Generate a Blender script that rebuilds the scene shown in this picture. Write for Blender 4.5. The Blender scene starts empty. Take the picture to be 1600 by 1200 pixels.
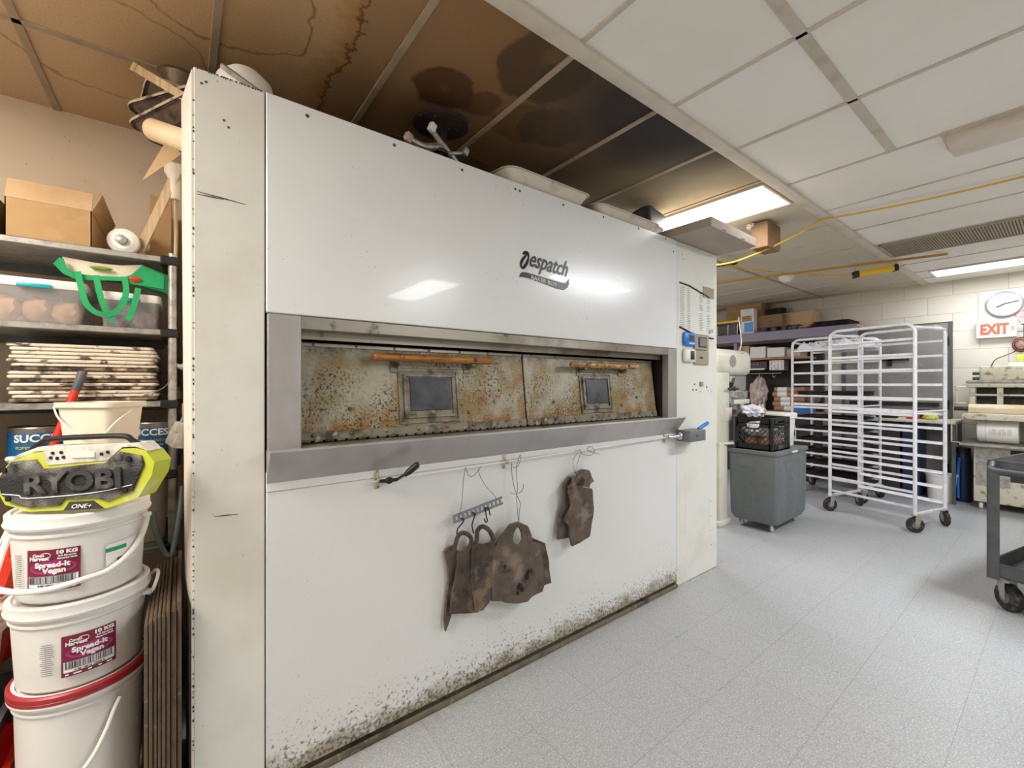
import bpy, bmesh, math, random
from mathutils import Vector, Matrix, noise
random.seed(7)
C = bpy.context.scene.collection
S = bpy.context.scene
PI = math.pi
# ---------------------------------------------------------------- camera (world: X along the oven front, Y into the oven, Z up)
FPX, EYE = 672.0, 1.227
CW, SW = 877/math.hypot(877, 672), 672/math.hypot(877, 672)
cam_d = bpy.data.cameras.new('camera'); cam = bpy.data.objects.new('camera', cam_d); C.objects.link(cam)
cam_d.sensor_width = 36; cam_d.lens = 36*FPX/1600; cam_d.clip_start = .03
cam.location = (0, 0, EYE); cam.rotation_euler = (PI/2, 0, -math.atan2(SW, CW))
S.camera = cam
def at(px, py, **k):
    a, b = (px-800)/FPX, (600-py)/FPX
    r = (CW*a+SW, -SW*a+CW, b)
    if 'Z' in k: t = (k['Z']-EYE)/r[2]
    elif 'Y' in k: t = k['Y']/r[1]
    elif 'X' in k: t = k['X']/r[0]
    else: t = k['D']
    return Vector((r[0]*t, r[1]*t, EYE+r[2]*t))
# ---------------------------------------------------------------- world, exposure, lamps
w = bpy.data.worlds.new('world'); S.world = w; w.use_nodes = True
w.node_tree.nodes['Background'].inputs[0].default_value = (.9, .92, 1, 1)
w.node_tree.nodes['Background'].inputs[1].default_value = .25
S.view_settings.view_transform = 'Standard'; S.view_settings.look = 'None'
S.view_settings.gamma = 1; S.view_settings.use_curve_mapping = False
S.view_settings.exposure = 0.47
ZC = 2.36          # ceiling height
def area(name, loc, sx, sy, power, col=(1, .97, .93)):
    l = bpy.data.lights.new(name, 'AREA'); l.shape = 'RECTANGLE'; l.size = sx; l.size_y = sy
    l.energy = power; l.color = col
    o = bpy.data.objects.new(name, l); o.location = loc; C.objects.link(o); return o
# fluorescent fixtures, the last two added out of view as fill (the diffusers themselves are built below): x0, x1, y0, y1
FIX = [(2.6, 3.0, 1.07, 2.3), (5.93, 6.28, -.35, .87), (2.05, 2.45, -2.4, -1.2), (3.0, 4.2, -.40, -.26), (-1.35, -.95, .35, 1.55), (3.55, 3.95, 2.9, 4.1)]
POW = [13, 15, 34, 38, 40, 30]
for i, (a, b, c, d) in enumerate(FIX):
    area('fluorescent_light', ((a+b)/2, (c+d)/2, ZC-.03), b-a, d-c, POW[i], {0: (1, .99, .96), 1: (.92, .94, 1), 5: (.90, .91, 1), 4: (1, .93, .84)}.get(i, (.93, .97, 1)))
# ---------------------------------------------------------------- materials
def srgb(c):
    if isinstance(c, str):
        c = tuple(int(c[i:i+2], 16)/255 for i in (0, 2, 4))
    return tuple(x/12.92 if x <= .04045 else ((x+.055)/1.055)**2.4 for x in c[:3])+(1,)
class NT:
    def __init__(s, name):
        s.m = bpy.data.materials.new(name); s.m.use_nodes = True
        s.t = s.m.node_tree; s.n = s.t.nodes; s.b = s.n['Principled BSDF']
        s.tc = s.n.new('ShaderNodeTexCoord').outputs['Object']
    def link(s, a, b): s.t.links.new(a, b)
    def val(s, sock, v):
        if isinstance(v, bpy.types.NodeSocket): s.link(v, sock)
        else: sock.default_value = v
    def math(s, op, a, b=0, c=0, clamp=False):
        n = s.n.new('ShaderNodeMath'); n.operation = op; n.use_clamp = clamp
        for i, v in enumerate((a, b, c)): s.val(n.inputs[i], v)
        return n.outputs[0]
    def mapr(s, v, a, b, c=0, d=1):
        n = s.n.new('ShaderNodeMapRange'); s.val(n.inputs[0], v)
        for i, q in enumerate((a, b, c, d)): n.inputs[i+1].default_value = q
        return n.outputs[0]
    def mapping(s, scale=(1, 1, 1), loc=(0, 0, 0), rot=(0, 0, 0), src=None):
        n = s.n.new('ShaderNodeMapping'); s.link(src or s.tc, n.inputs[0])
        n.inputs['Scale'].default_value = scale; n.inputs['Location'].default_value = loc; n.inputs['Rotation'].default_value = rot
        return n.outputs[0]
    def noise(s, scale, detail=4, vs=(1, 1, 1), rough=.55, out='Fac'):
        n = s.n.new('ShaderNodeTexNoise'); s.link(s.mapping(vs), n.inputs['Vector'])
        n.inputs['Scale'].default_value = scale; n.inputs['Detail'].default_value = detail; n.inputs['Roughness'].default_value = rough
        return n.outputs[out]
    def mix(s, f, a, b):
        n = s.n.new('ShaderNodeMix'); n.data_type = 'RGBA'
        s.val(n.inputs[0], f); s.val(n.inputs[6], a); s.val(n.inputs[7], b)
        return n.outputs[2]
    def sep(s, src=None):
        n = s.n.new('ShaderNodeSeparateXYZ'); s.link(src or s.tc, n.inputs[0]); return n.outputs
    def bump(s, h, strength=.3, dist=.01):
        n = s.n.new('ShaderNodeBump'); n.inputs['Strength'].default_value = strength; n.inputs['Distance'].default_value = dist
        s.link(h, n.inputs['Height']); s.link(n.outputs[0], s.b.inputs['Normal'])
    def set(s, **k):
        names = dict(col='Base Color', rough='Roughness', metal='Metallic', coat='Coat Weight', trans='Transmission Weight', alpha='Alpha', ior='IOR', ecol='Emission Color', e='Emission Strength', spec='Specular IOR Level', sheen='Sheen Weight')
        for a, v in k.items(): s.val(s.b.inputs[names[a]], v)
def mat(name, col, rough=.5, metal=0, layers=(), bump=None, rnd=False, **k):
    """layers: (colour, scale, lo, hi[, (vscale)[, (axis, a, b)]]) laid over the base by noise"""
    t = NT(name); c = srgb(col)
    if rnd:
        oi = t.n.new('ShaderNodeObjectInfo'); va = t.n.new('ShaderNodeVectorMath'); va.operation = 'ADD'
        cm = t.n.new('ShaderNodeCombineXYZ')
        for i, q in enumerate((13, 7, 19)): t.link(t.math('MULTIPLY', oi.outputs['Random'], q), cm.inputs[i])
        t.link(t.tc, va.inputs[0]); t.link(cm.outputs[0], va.inputs[1]); t.tc = va.outputs[0]
    for L in layers:
        f = t.mapr(t.noise(L[1], 5, L[4] if len(L) > 4 and L[4] else (1, 1, 1)), L[2], L[3])
        if len(L) > 5:
            f = t.math('MULTIPLY', f, t.mapr(t.sep()[L[5][0]], L[5][1], L[5][2]))
        c = t.mix(f, c, srgb(L[0]))
    t.set(col=c, rough=rough, metal=metal, **k)
    if bump: t.bump(t.noise(bump[0], 4, bump[2] if len(bump) > 2 else (1, 1, 1)), bump[1])
    return t.m
MT = {}
def m(k): return MT[k]
MT['cream'] = mat('cream_painted_steel', 'E0DED7', .42, 0, [('D2CDC1', 3, .5, .75), ('6A5A44', 60, .72, .78)])
MT['cream_side'] = mat('aged_cream_paint', 'E9E0D8', .5, 0, [('CDBBA8', 9, .55, .8, (1, 1, .2)), ('4A3A2C', 40, .68, .74)])
MT['steel'] = mat('brushed_stainless_steel', 'BAB6B6', .34, .55, [('A09C9A', 6, .45, .8, (1, 1, .4)), ('6E5A3A', 4, .66, .85)], (220, .06, (.02, 1, 1)))
MT['steel_stained'] = mat('stained_stainless_steel', '9A9488', .38, .7, [('6A5530', 5, .45, .7, (.6, 1, 1)), ('C9C5BE', 3, .55, .8), ('382A18', 12, .62, .75)], (200, .05, (.02, 1, 1)))
MT['galv'] = mat('galvanised_steel', 'B4B1AB', .4, .6, [('8E8A85', 30, .45, .7)])
MT['alu'] = mat('aluminium_rack', 'E2E2E6', .42, .1, [('C6C6CC', 20, .5, .8)])
MT['chrome'] = mat('chrome_metal', 'C8C8C8', .2, .9)
MT['darkmetal'] = mat('dark_iron', '4A443E', .5, .5, [('7A6450', 40, .55, .75)], (80, .3))
MT['rustydisc'] = mat('rusted_plate', '2E211C', .7, .3, [('A08C74', 45, .62, .7), ('4A2E1E', 12, .5, .7)], (60, .3))
MT['black'] = mat('black_plastic', '17171A', .45)
MT['blackmetal'] = mat('black_metal', '23211F', .5, .3, [('4A443C', 25, .5, .8)])
MT['rubber'] = mat('black_rubber', '24221F', .7, 0, [('6B665E', 30, .5, .8)])
MT['greypaint'] = mat('grey_painted_steel', '55565A', .45, .2, [('6E6F72', 8, .5, .8)])
MT['bingrey'] = mat('grey_bin_plastic', '6C7072', .5, 0, [('7C8082', 4, .45, .75, (1, 1, .3)), ('5F6462', 20, .5, .8)])
MT['white'] = mat('white_plastic', 'EDEBE6', .4, 0, [('DAD5CB', 5, .5, .8)], spec=.4)
MT['white_pail'] = mat('white_pail_plastic', 'E9E6E2', .38, 0, [('D8D2CA', 4, .5, .8)], (9, .04))
MT['offwhite'] = mat('off_white_plastic', 'E0D6C6', .5, 0, [('C9BBA6', 8, .5, .8)])
MT['traywhite'] = mat('white_fibreglass_tray', 'D6CCBC', .5, 0, [('B5A58E', 8, .5, .75), ('6C5A46', 30, .66, .74)])
MT['traystack'] = mat('grubby_baking_tray', 'DCCFBD', .6, 0, [('5E4C3C', 26, .56, .66, (1, 1, 2)), ('2C221A', 14, .64, .7)], rnd=True)
MT['traydirty'] = mat('blackened_baking_tray', '8A7460', .6, 0, [('2A1F17', 20, .42, .55), ('D8CAB6', 14, .6, .7)], rnd=True)
MT['traybrown'] = mat('burnt_sheet_pan', '6B5B4A', .5, .45, [('54463A', 12, .5, .7), ('9C8C78', 30, .64, .76)], (30, .15), rnd=True)
MT['panold'] = mat('floured_burnt_pan', '5C4C40', .6, .2, [('C9BAA6', 9, .56, .64), ('2E241C', 16, .5, .64)], (30, .3))
MT['rimpale'] = mat('floury_rim', 'C4B29C', .6, .1, [('5A4A3C', 14, .52, .62)], rnd=True)
MT['traydark'] = mat('dark_sheet_pan', '2B2627', .55, .3, [('4A403A', 10, .5, .75)])
MT['card'] = mat('brown_cardboard', 'B79468', .8, 0, [('A58257', 4, .45, .8), ('C8A679', 9, .5, .8)], (60, .05))
MT['card_in'] = mat('cardboard_inside', 'C9A982', .85, 0, [('B18F66', 5, .45, .8)])
MT['card_grey'] = mat('greyish_cardboard', 'AFA297', .8, 0, [('A09388', 4, .45, .8)])
MT['card_dark'] = mat('dark_cardboard', '8B6E50', .85, 0, [('705640', 5, .45, .8)])
MT['paper'] = mat('white_paper', 'E2E1DA', .8)
MT['taupe'] = mat('taupe_card', 'A2977F', .7)
MT['ink'] = mat('dark_ink', '4B4A4C', .8)
MT['badgeblack'] = mat('black_enamel', '191E20', .3)
MT['maroon'] = mat('maroon_label', '7D1F3A', .4)
MT['magenta'] = mat('magenta_oval', 'A0306F', .4)
MT['lwhite'] = mat('label_white', 'F2EEF0', .5)
MT['red'] = mat('red_plastic', 'D5301C', .35)
MT['redlid'] = mat('red_lid_ring', 'A52A32', .4)
MT['lime'] = mat('lime_plastic', 'C2C83A', .5, 0, [('DAD8B0', 8, .5, .68)])
MT['flour'] = mat('floured_plastic', 'D8D2C8', .7, 0, [('8F8A84', 20, .5, .7)])
t = NT('speaker_mesh'); g = t.noise(14, 4); z = t.sep()[2]
f = t.math('MULTIPLY', t.mapr(g, .35, .6), t.math('MAXIMUM', t.mapr(z, .085, .12), t.mapr(z, .045, .03, 0, .5)))
dots = t.n.new('ShaderNodeTexVoronoi'); dots.inputs['Scale'].default_value = 260; t.link(t.tc, dots.inputs['Vector'])
c = t.mix(f, srgb('232224'), srgb('A39E98')); c = t.mix(t.mapr(t.noise(12), .56, .7, 0, .4), c, srgb('8A8582'))
t.set(col=c, rough=.7); t.bump(dots.outputs['Distance'], .6, .003); MT['speaker'] = t.m
MT['greyletter'] = mat('grey_raised_letter', '3A393B', .5, 0, [('8A8682', 16, .52, .75)])
MT['lcd'] = mat('pale_display', 'D9DCCF', .3)
MT['wood_handle'] = mat('golden_wood_handle', 'A9702C', .42, 0, [('7C4A18', 50, .45, .62, (.12, 1, 1)), ('3E2410', 60, .58, .7, (.3, 1, 1))])
MT['wood_pale'] = mat('worn_pale_wood', 'A87B44', .5, 0, [('C9A468', 60, .5, .62, (.3, 1, 1)), ('5E3C1C', 55, .5, .64)])
MT['wood'] = mat('light_wood', 'C8AE88', .65, 0, [('9E8058', 12, .4, .75, (6, 6, .3))])
MT['wood_roller'] = mat('rolling_pin_wood', 'E8CFAE', .5, 0, [('D6B88F', 5, .4, .8)])
MT['wood_shelf'] = mat('brown_wood_board', 'B08B6C', .7, 0, [('8A6A50', 9, .4, .8)])
MT['window'] = mat('sooty_glass', '2F3036', .55, 0, [('55565E', 8, .4, .7)], spec=.6)
MT['windowframe'] = mat('tarnished_frame', '837C6C', .5, .5, [('4B4436', 18, .45, .65), ('A79F8C', 30, .6, .7)])
MT['burlap'] = mat('scorched_burlap', '5A4532', .95, 0, [('38291C', 13, .42, .58), ('241A12', 26, .56, .68), ('8E7658', 11, .54, .66)], (330, 1.0), sheen=.2)
MT['burlap_pale'] = mat('grey_brown_burlap', '705E50', .95, 0, [('5A4838', 13, .42, .62), ('3A2C22', 24, .56, .7), ('9A8676', 11, .56, .68)], (330, 1.0), sheen=.2)
MT['wire'] = mat('thin_wire', '6C6964', .4, .7)
MT['hookm'] = mat('dark_hook', '2B2A2C', .4, .5)
MT['perf'] = mat('perforated_strip_steel', '83868B', .45, .5)
MT['brass'] = mat('corroded_brass', '8A7350', .5, .6, [('D8CFC0', 25, .5, .7)])
MT['lug'] = mat('painted_corroded_lug', 'C9BFA8', .5, .2, [('5A4A34', 60, .5, .62)])
MT['blue'] = mat('blue_plastic', '1F7BD6', .35)
MT['bluedark'] = mat('dark_blue_plastic', '1A2A4C', .35)
MT['boxgrey'] = mat('grey_cast_box', '7A7B7B', .5, .3)
MT['teal'] = mat('teal_clip', '17A3B0', .35)
MT['green'] = mat('green_fabric', '1FA060', .8, 0, [('178050', 8, .45, .8)], (200, .2))
MT['leafgreen'] = mat('leaf_green_goods', '7FA03C', .6)
MT['greendark'] = mat('dark_green_fabric', '0E6B42', .85)
MT['greenhose'] = mat('dark_green_hose', '3A4A40', .5)
MT['tan'] = mat('pale_lining', 'E6D9C2', .8)
MT['bread'] = mat('brown_bread', 'B07A45', .8, 0, [('D0A878', 10, .45, .6), ('9A6236', 6, .55, .75)], (30, .3))
MT['meat'] = mat('wrapped_dark_pink_goods', '8E6F78', .5, 0, [('B79CA2', 12, .5, .62), ('6A4A55', 8, .5, .7)])
MT['yellow'] = mat('yellow_plastic', 'F2C418', .4)
MT['cord'] = mat('yellow_cord', 'DDB234', .5)
MT['conduit'] = mat('ochre_wood_strip', 'B58A34', .6)
MT['canblue'] = mat('blue_can_label', '1A5788', .35)
MT['canrim'] = mat('tin_metal', '9B948C', .35, .7)
MT['canink'] = mat('can_white_ink', 'E8E6DC', .5)
MT['canyellow'] = mat('can_yellow_ink', 'C8C850', .5)
MT['mixer'] = mat('white_enamelled_casting', 'DEDCCC', .35, 0, [('C8C4AE', 5, .5, .8), ('9A7A50', 30, .7, .76)])
MT['machine'] = mat('worn_cream_machine_paint', 'D0CBB4', .5, 0, [('8E7A58', 20, .55, .68), ('E0DCCC', 6, .5, .8)])
MT['roller'] = mat('canvas_belt', 'D2B98E', .8, 0, [('E2D6C0', 6, .45, .7, (1, .5, 1))])
MT['pink'] = mat('pinkish_paper', 'CBBAB2', .8, 0, [('B09A92', 14, .45, .6)], (20, .9))
MT['brownpaper'] = mat('brown_paper_roll', 'A07E5E', .8)
MT['lavender'] = mat('lavender_grey_paint', '857E90', .5, 0, [('80788C', 5, .4, .8)])
MT['shadowback'] = mat('dark_board_and_shade', '3A3530', .8)  # for dark cabinets and for panels that stand in for shade
MT['door'] = mat('grey_door_paint', '85837E', .5, 0, [('706E69', 4, .45, .8), ('9A9892', 12, .6, .8)])
MT['darkdoorframe'] = mat('dark_door_frame', '55524C', .5)
MT['clockface'] = mat('clock_face', 'E8E8F0', .4)
MT['clockrim'] = mat('clock_rim', '8A8A90', .35, .3)
MT['board'] = mat('whiteboard', 'CECCC8', .3)
MT['patternred'] = mat('red_pattern_cloth', 'C98A8C', .7, 0, [('EFE4DC', 60, .5, .55), ('A83A44', 40, .6, .65)])
MT['grille'] = mat('vent_grille', 'A8A08C', .6)
MT['tbar'] = mat('painted_grid_bar', 'C9BFB0', .5, 0, [('A89B88', 8, .5, .8)])
MT['tbar_brown'] = mat('smoke_browned_grid_bar', 'A8937A', .5, 0, [('8A765E', 8, .5, .8)])
MT['beam'] = mat('ceiling_beam_paint', 'D4CABA', .5, 0, [('BDB09C', 6, .5, .8)])
MT['gap'] = mat('dark_gap', '3A3228', .9)
MT['copper'] = mat('copper_wires', '9B5A45', .5)
MT['digit'] = mat('glow_red_digit', 'C83030', .4)
MT['table'] = mat('white_laminate_top', 'DAD2BF', .4)
MT['smoked'] = mat('blue_grey_metal', '5E6064', .4, .3)
def glassy(name, col, alpha, rough=.15):
    t = NT(name); t.set(col=srgb(col), rough=rough, alpha=alpha, spec=.6); return t.m
MT['clear'] = glassy('clear_plastic', 'DAD8DA', .20)
MT['film'] = glassy('plastic_film', 'F0F2F8', .72, .3)
def emis(name, col, e):
    t = NT(name); t.set(col=srgb(col), ecol=srgb(col), e=e, rough=.5); return t.m
t = NT('lit_diffuser'); yv = t.sep(t.mapping((1, 1, 1)))[0]
MT['lit'] = emis('lit_fluorescent_diffuser', 'FFFFF6', 1.1)
MT['tube'] = emis('lit_fluorescent_tube', 'FFFFFF', 3)
MT['exitlit'] = emis('lit_red_letters', 'FF4A30', .75)
# oven enamel: glossy with grime specks and dirty foot
def enamel(name, col, gloss, grime):
    t = NT(name); s = t.sep(); c = srgb(col)
    c = t.mix(t.mapr(t.noise(1.6, 3), .45, .75, 0, .5), c, srgb('E2E3E4'))
    sp = t.math('MULTIPLY', t.mapr(t.noise(120, 3), .69, .72), t.mapr(t.noise(4, 2), .5, .62))
    c = t.mix(t.math('MULTIPLY', sp, .8), c, srgb('5E4A34'))
    if grime:
        low = t.mapr(s[2], .20, .03)
        g = t.mapr(t.math('ADD', t.noise(18, 6, (.6, 1, 1), .7), t.mapr(s[2], .17, .035, 0, .5)), .72, .98)
        c = t.mix(t.math('MULTIPLY', g, .8, clamp=True), c, srgb('8C8060'))
        g = t.math('MULTIPLY', t.mapr(t.math('ADD', t.noise(90, 5), t.mapr(s[2], .22, .04, 0, .2)), .66, .76), t.mapr(s[2], .34, .15))
        c = t.mix(t.math('MULTIPLY', g, .75, clamp=True), c, srgb('4C4230'))
        f2 = t.math('MULTIPLY', t.mapr(t.noise(150, 4), .63, .68), t.math('MULTIPLY', t.mapr(s[2], .85, .1), t.mapr(t.noise(5, 3), .5, .65)))
        c = t.mix(t.math('MULTIPLY', f2, .6), c, srgb('5A5042'))
    t.set(col=c, rough=gloss, coat=.15 if not grime else .05); t.bump(t.noise(2.2, 2), .10, .02)
    return t.m
MT['enamel'] = enamel('white_oven_enamel', 'EAEBEC', .22, False)
MT['enamel_low'] = enamel('grimy_white_oven_enamel', 'DFDEDC', .42, True)
MT['kick'] = mat('dirty_kick_strip', '6E6553', .7, 0, [('3E382C', 10, .45, .7), ('9A907A', 30, .6, .75)])
# oven door: rusty, greasy sheet metal
t = NT('greasy_oven_door_metal'); s = t.sep()
c = srgb('A29E8C')
c = t.mix(t.mapr(t.noise(5, 5), .46, .62), c, srgb('8A7646'))
c = t.mix(t.math('MULTIPLY', t.mapr(t.noise(9, 5), .45, .62), t.mapr(s[0], .3, .95, .15, .8)), c, srgb('87602C'))
c = t.mix(t.mapr(t.noise(7, 5), .56, .68, 0, .6), c, srgb('A8A597'))
c = t.mix(t.math('MULTIPLY', t.mapr(s[2], .12, .03), t.mapr(t.noise(16, 4), .38, .6)), c, srgb('8E6422'))
c = t.mix(t.math('MULTIPLY', t.mapr(s[2], .26, .33), t.mapr(t.noise(22, 4), .35, .6)), c, srgb('4C3318'))
c = t.mix(t.math('MULTIPLY', t.mapr(t.noise(85, 5), .52, .60), t.mapr(t.noise(6, 3), .38, .58)), c, srgb('3E2A16'))
c = t.mix(t.math('MULTIPLY', t.mapr(t.noise(150, 3), .57, .63), t.mapr(t.math('ADD', t.noise(7, 3), t.mapr(s[2], .3, .0, -.1, .15)), .42, .6)), c, srgb('1A120C'))
t.set(col=c, rough=.48, metal=.25); t.bump(t.noise(60, 4), .12); MT['ovendoor'] = t.m
MT['ovendark'] = mat('dark_oven_interior', '2A241F', .6, .3, [('6A5E50', 14, .62, .75)])
# floor tiles
t = NT('speckled_vinyl_tile')
br = t.n.new('ShaderNodeTexBrick'); t.link(t.mapping((1, 1, 1), (-1.298, -1.1665, 0)), br.inputs['Vector'])
br.offset = 0; br.inputs['Scale'].default_value = 1; br.inputs['Brick Width'].default_value = .3048; br.inputs['Row Height'].default_value = .3048
br.inputs['Mortar Size'].default_value = .0014; br.inputs['Mortar Smooth'].default_value = .6; br.inputs['Bias'].default_value = 0
br.inputs['Color1'].default_value = (.975, .975, .975, 1); br.inputs['Color2'].default_value = (1, 1, 1, 1); br.inputs['Mortar'].default_value = (.66, .65, .62, 1)
c = srgb('ABABAC'); c = t.mix(t.mapr(t.noise(1.2, 3), .4, .7, 0, .6), c, srgb('9FA0A0')); c = t.mix(t.mapr(t.noise(45, 4), .42, .62, 0, .45), c, srgb('9C9EA3'))
c = t.mix(t.mapr(t.noise(170, 3), .52, .64, 0, .8), c, srgb('CFD1D6')); c = t.mix(t.mapr(t.noise(150, 4), .55, .64, 0, .8), c, srgb('8E9096'))
c = t.mix(t.math('MULTIPLY', t.mapr(t.noise(38, 3), .70, .73), t.mapr(t.noise(2, 2), .5, .6)), c, srgb('5A5650'))
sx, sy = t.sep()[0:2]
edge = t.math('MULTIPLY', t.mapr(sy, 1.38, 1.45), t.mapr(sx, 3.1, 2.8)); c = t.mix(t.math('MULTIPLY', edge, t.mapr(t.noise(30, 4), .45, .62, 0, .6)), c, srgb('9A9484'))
mx = t.n.new('ShaderNodeMix'); mx.data_type = 'RGBA'; mx.blend_type = 'MULTIPLY'; mx.inputs[0].default_value = 1
t.link(c, mx.inputs[6]); t.link(br.outputs['Color'], mx.inputs[7])
t.set(col=mx.outputs[2], rough=.38); t.bump(br.outputs['Fac'], -.15, .002); MT['floor'] = t.m
# painted block wall
def blocks(name, col, rot, mort):
    t = NT(name); br = t.n.new('ShaderNodeTexBrick'); t.link(t.mapping((1, 1, 1), (0, 0, 0), rot), br.inputs['Vector'])
    br.inputs['Scale'].default_value = 1; br.inputs['Brick Width'].default_value = .40; br.inputs['Row Height'].default_value = .20
    br.inputs['Mortar Size'].default_value = .005; br.inputs['Mortar Smooth'].default_value = .5
    a = srgb(col); br.inputs['Color1'].default_value = a; br.inputs['Color2'].default_value = tuple(x*.95 for x in a[:3])+(1,)
    br.inputs['Mortar'].default_value = srgb(mort)
    c = t.mix(t.mapr(t.noise(4, 5), .5, .8, 0, .5), br.outputs['Color'], srgb('C5BFAE'))
    t.set(col=c, rough=.6); t.bump(br.outputs['Fac'], -.5, .006); return t.m
t = NT('painted_block_wall'); sp = t.sep()
cm = t.n.new('ShaderNodeCombineXYZ'); t.link(sp[1], cm.inputs[0]); t.link(sp[2], cm.inputs[1])
br = t.n.new('ShaderNodeTexBrick'); t.link(cm.outputs[0], br.inputs['Vector'])
br.inputs['Scale'].default_value = 1; br.inputs['Brick Width'].default_value = .40; br.inputs['Row Height'].default_value = .20
br.inputs['Mortar Size'].default_value = .0045; br.inputs['Mortar Smooth'].default_value = .4
br.inputs['Color1'].default_value = srgb('DAD6CB'); br.inputs['Color2'].default_value = srgb('D2CDC0'); br.inputs['Mortar'].default_value = srgb('B4AC9A')
c = t.mix(t.mapr(t.noise(4, 5), .5, .8, 0, .5), br.outputs['Color'], srgb('D8D4C8'))
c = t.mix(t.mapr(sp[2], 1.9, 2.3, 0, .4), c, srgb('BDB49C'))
t.set(col=c, rough=.55); t.bump(br.outputs['Fac'], -.5, .006); MT['blocks'] = t.m
MT['plaster'] = mat('aged_plaster', 'DECBB4', .7, 0, [('CCB598', 3, .45, .8), ('8F7458', 50, .7, .75)])
MT['plain'] = mat('off_white_wall_paint', 'D2CDC2', .6, 0, [('C2BCAE', 3, .45, .8)])
# ceiling tiles with smoke and water stains
t = NT('stained_ceiling_tile'); sx, sy, sz = t.sep()
base = t.mix(t.mapr(t.noise(2.2, 4), .4, .75, 0, .6), srgb('EFEAE2'), srgb('E4DDD2'))
wob = t.math('MULTIPLY', t.math('SUBTRACT', t.noise(9, 3), .5), .10)
nf = t.math('MULTIPLY', t.math('SUBTRACT', t.noise(2.0, 3), .5), .5)
over = t.mapr(sy, 1.0, 1.02)                                   # tiles beyond the beam, above the oven
brown = t.mix(t.mapr(sx, -.7, .9), srgb('C4A682'), srgb('876138'))
edgex = t.math('ADD', t.math('ADD', sx, t.math('MULTIPLY', t.math('SUBTRACT', t.noise(28, 4), .5), .09)), t.math('MULTIPLY', t.math('SUBTRACT', t.noise(5, 3), .5), .10))
brown = t.mix(t.mapr(edgex, .448, .456), srgb('BF9B70'), brown)
brown = t.mix(t.math('MULTIPLY', t.mapr(edgex, .36, .448), t.mapr(edgex, .458, .45)), brown, srgb('A0703A'))
brown = t.mix(t.math('MULTIPLY', t.mapr(edgex, .435, .448), t.mapr(edgex, .458, .45)), brown, srgb('6E3E12'))
brown = t.mix(t.mapr(sx, .15, -.5), brown, srgb('CDB08C'))
brown = t.mix(t.mapr(t.math('ADD', sx, nf), 1.0, 1.7), brown, srgb('5C4C38'))
brown = t.mix(t.mapr(t.math('ADD', sx, t.math('MULTIPLY', sy, .35)), 2.25, 2.75), brown, srgb('A3977C'))
brown = t.mix(t.mapr(sx, 2.5, 3.1), brown, srgb('C9BFAB'))
fine = t.noise(150, 2, (1, 1, 1)); brown = t.mix(t.mapr(fine, .5, .7, 0, .2), brown, srgb('5A3C20'))
c = t.mix(over, base, brown)
# soot by the beam
d = t.math('ADD', t.math('POWER', t.math('DIVIDE', t.math('SUBTRACT', sx, 1.62), .66), 2), t.math('POWER', t.math('DIVIDE', t.math('SUBTRACT', sy, 1.06), .42), 2))
soot = t.math('MULTIPLY', t.mapr(t.math('ADD', d, nf), 1.1, .15), over)
c = t.mix(t.math('MULTIPLY', soot, .9, clamp=True), c, srgb('211D1E'))
def blob(cx, cy, r, col, k, ring=0, w=.02):
    global c
    dx, dy = t.math('SUBTRACT', sx, cx), t.math('SUBTRACT', sy, cy)
    d = t.math('ADD', t.math('SQRT', t.math('ADD', t.math('MULTIPLY', dx, dx), t.math('MULTIPLY', dy, dy))), wob)
    f = t.mapr(d, r, r-w)
    if ring: f = t.math('MULTIPLY', f, t.mapr(d, r-ring-w, r-ring))
    f = t.math('MULTIPLY', t.math('MULTIPLY', f, k), over); c = t.mix(f, c, srgb(col))
blob(.80, 1.47, .13, '4E2A0C', .85); blob(.80, 1.47, .035, '7A5030', .7, 0, .03)
blob(.96, 1.46, .09, '4E2E10', .7); blob(1.04, 1.16, .19, '3A2A18', .75); blob(1.03, 1.09, .05, '6A5432', .7)
blob(1.17, 1.46, .14, '4A3418', .55); blob(1.30, 1.42, .15, '3A2E22', .6); blob(1.38, 1.36, .11, '4A3C2C', .5)
blob(1.2, 1.9, .08, '4E3414', .7); blob(.10, 1.50, .24, '8A6236', .8, .008, .005)
blob(-.2, 2.0, .3, '8A6A44', .6, .01, .006)
t.set(col=c, rough=.8); t.bump(t.noise(170, 3), .12, .004); MT['ceiling'] = t.m
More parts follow.
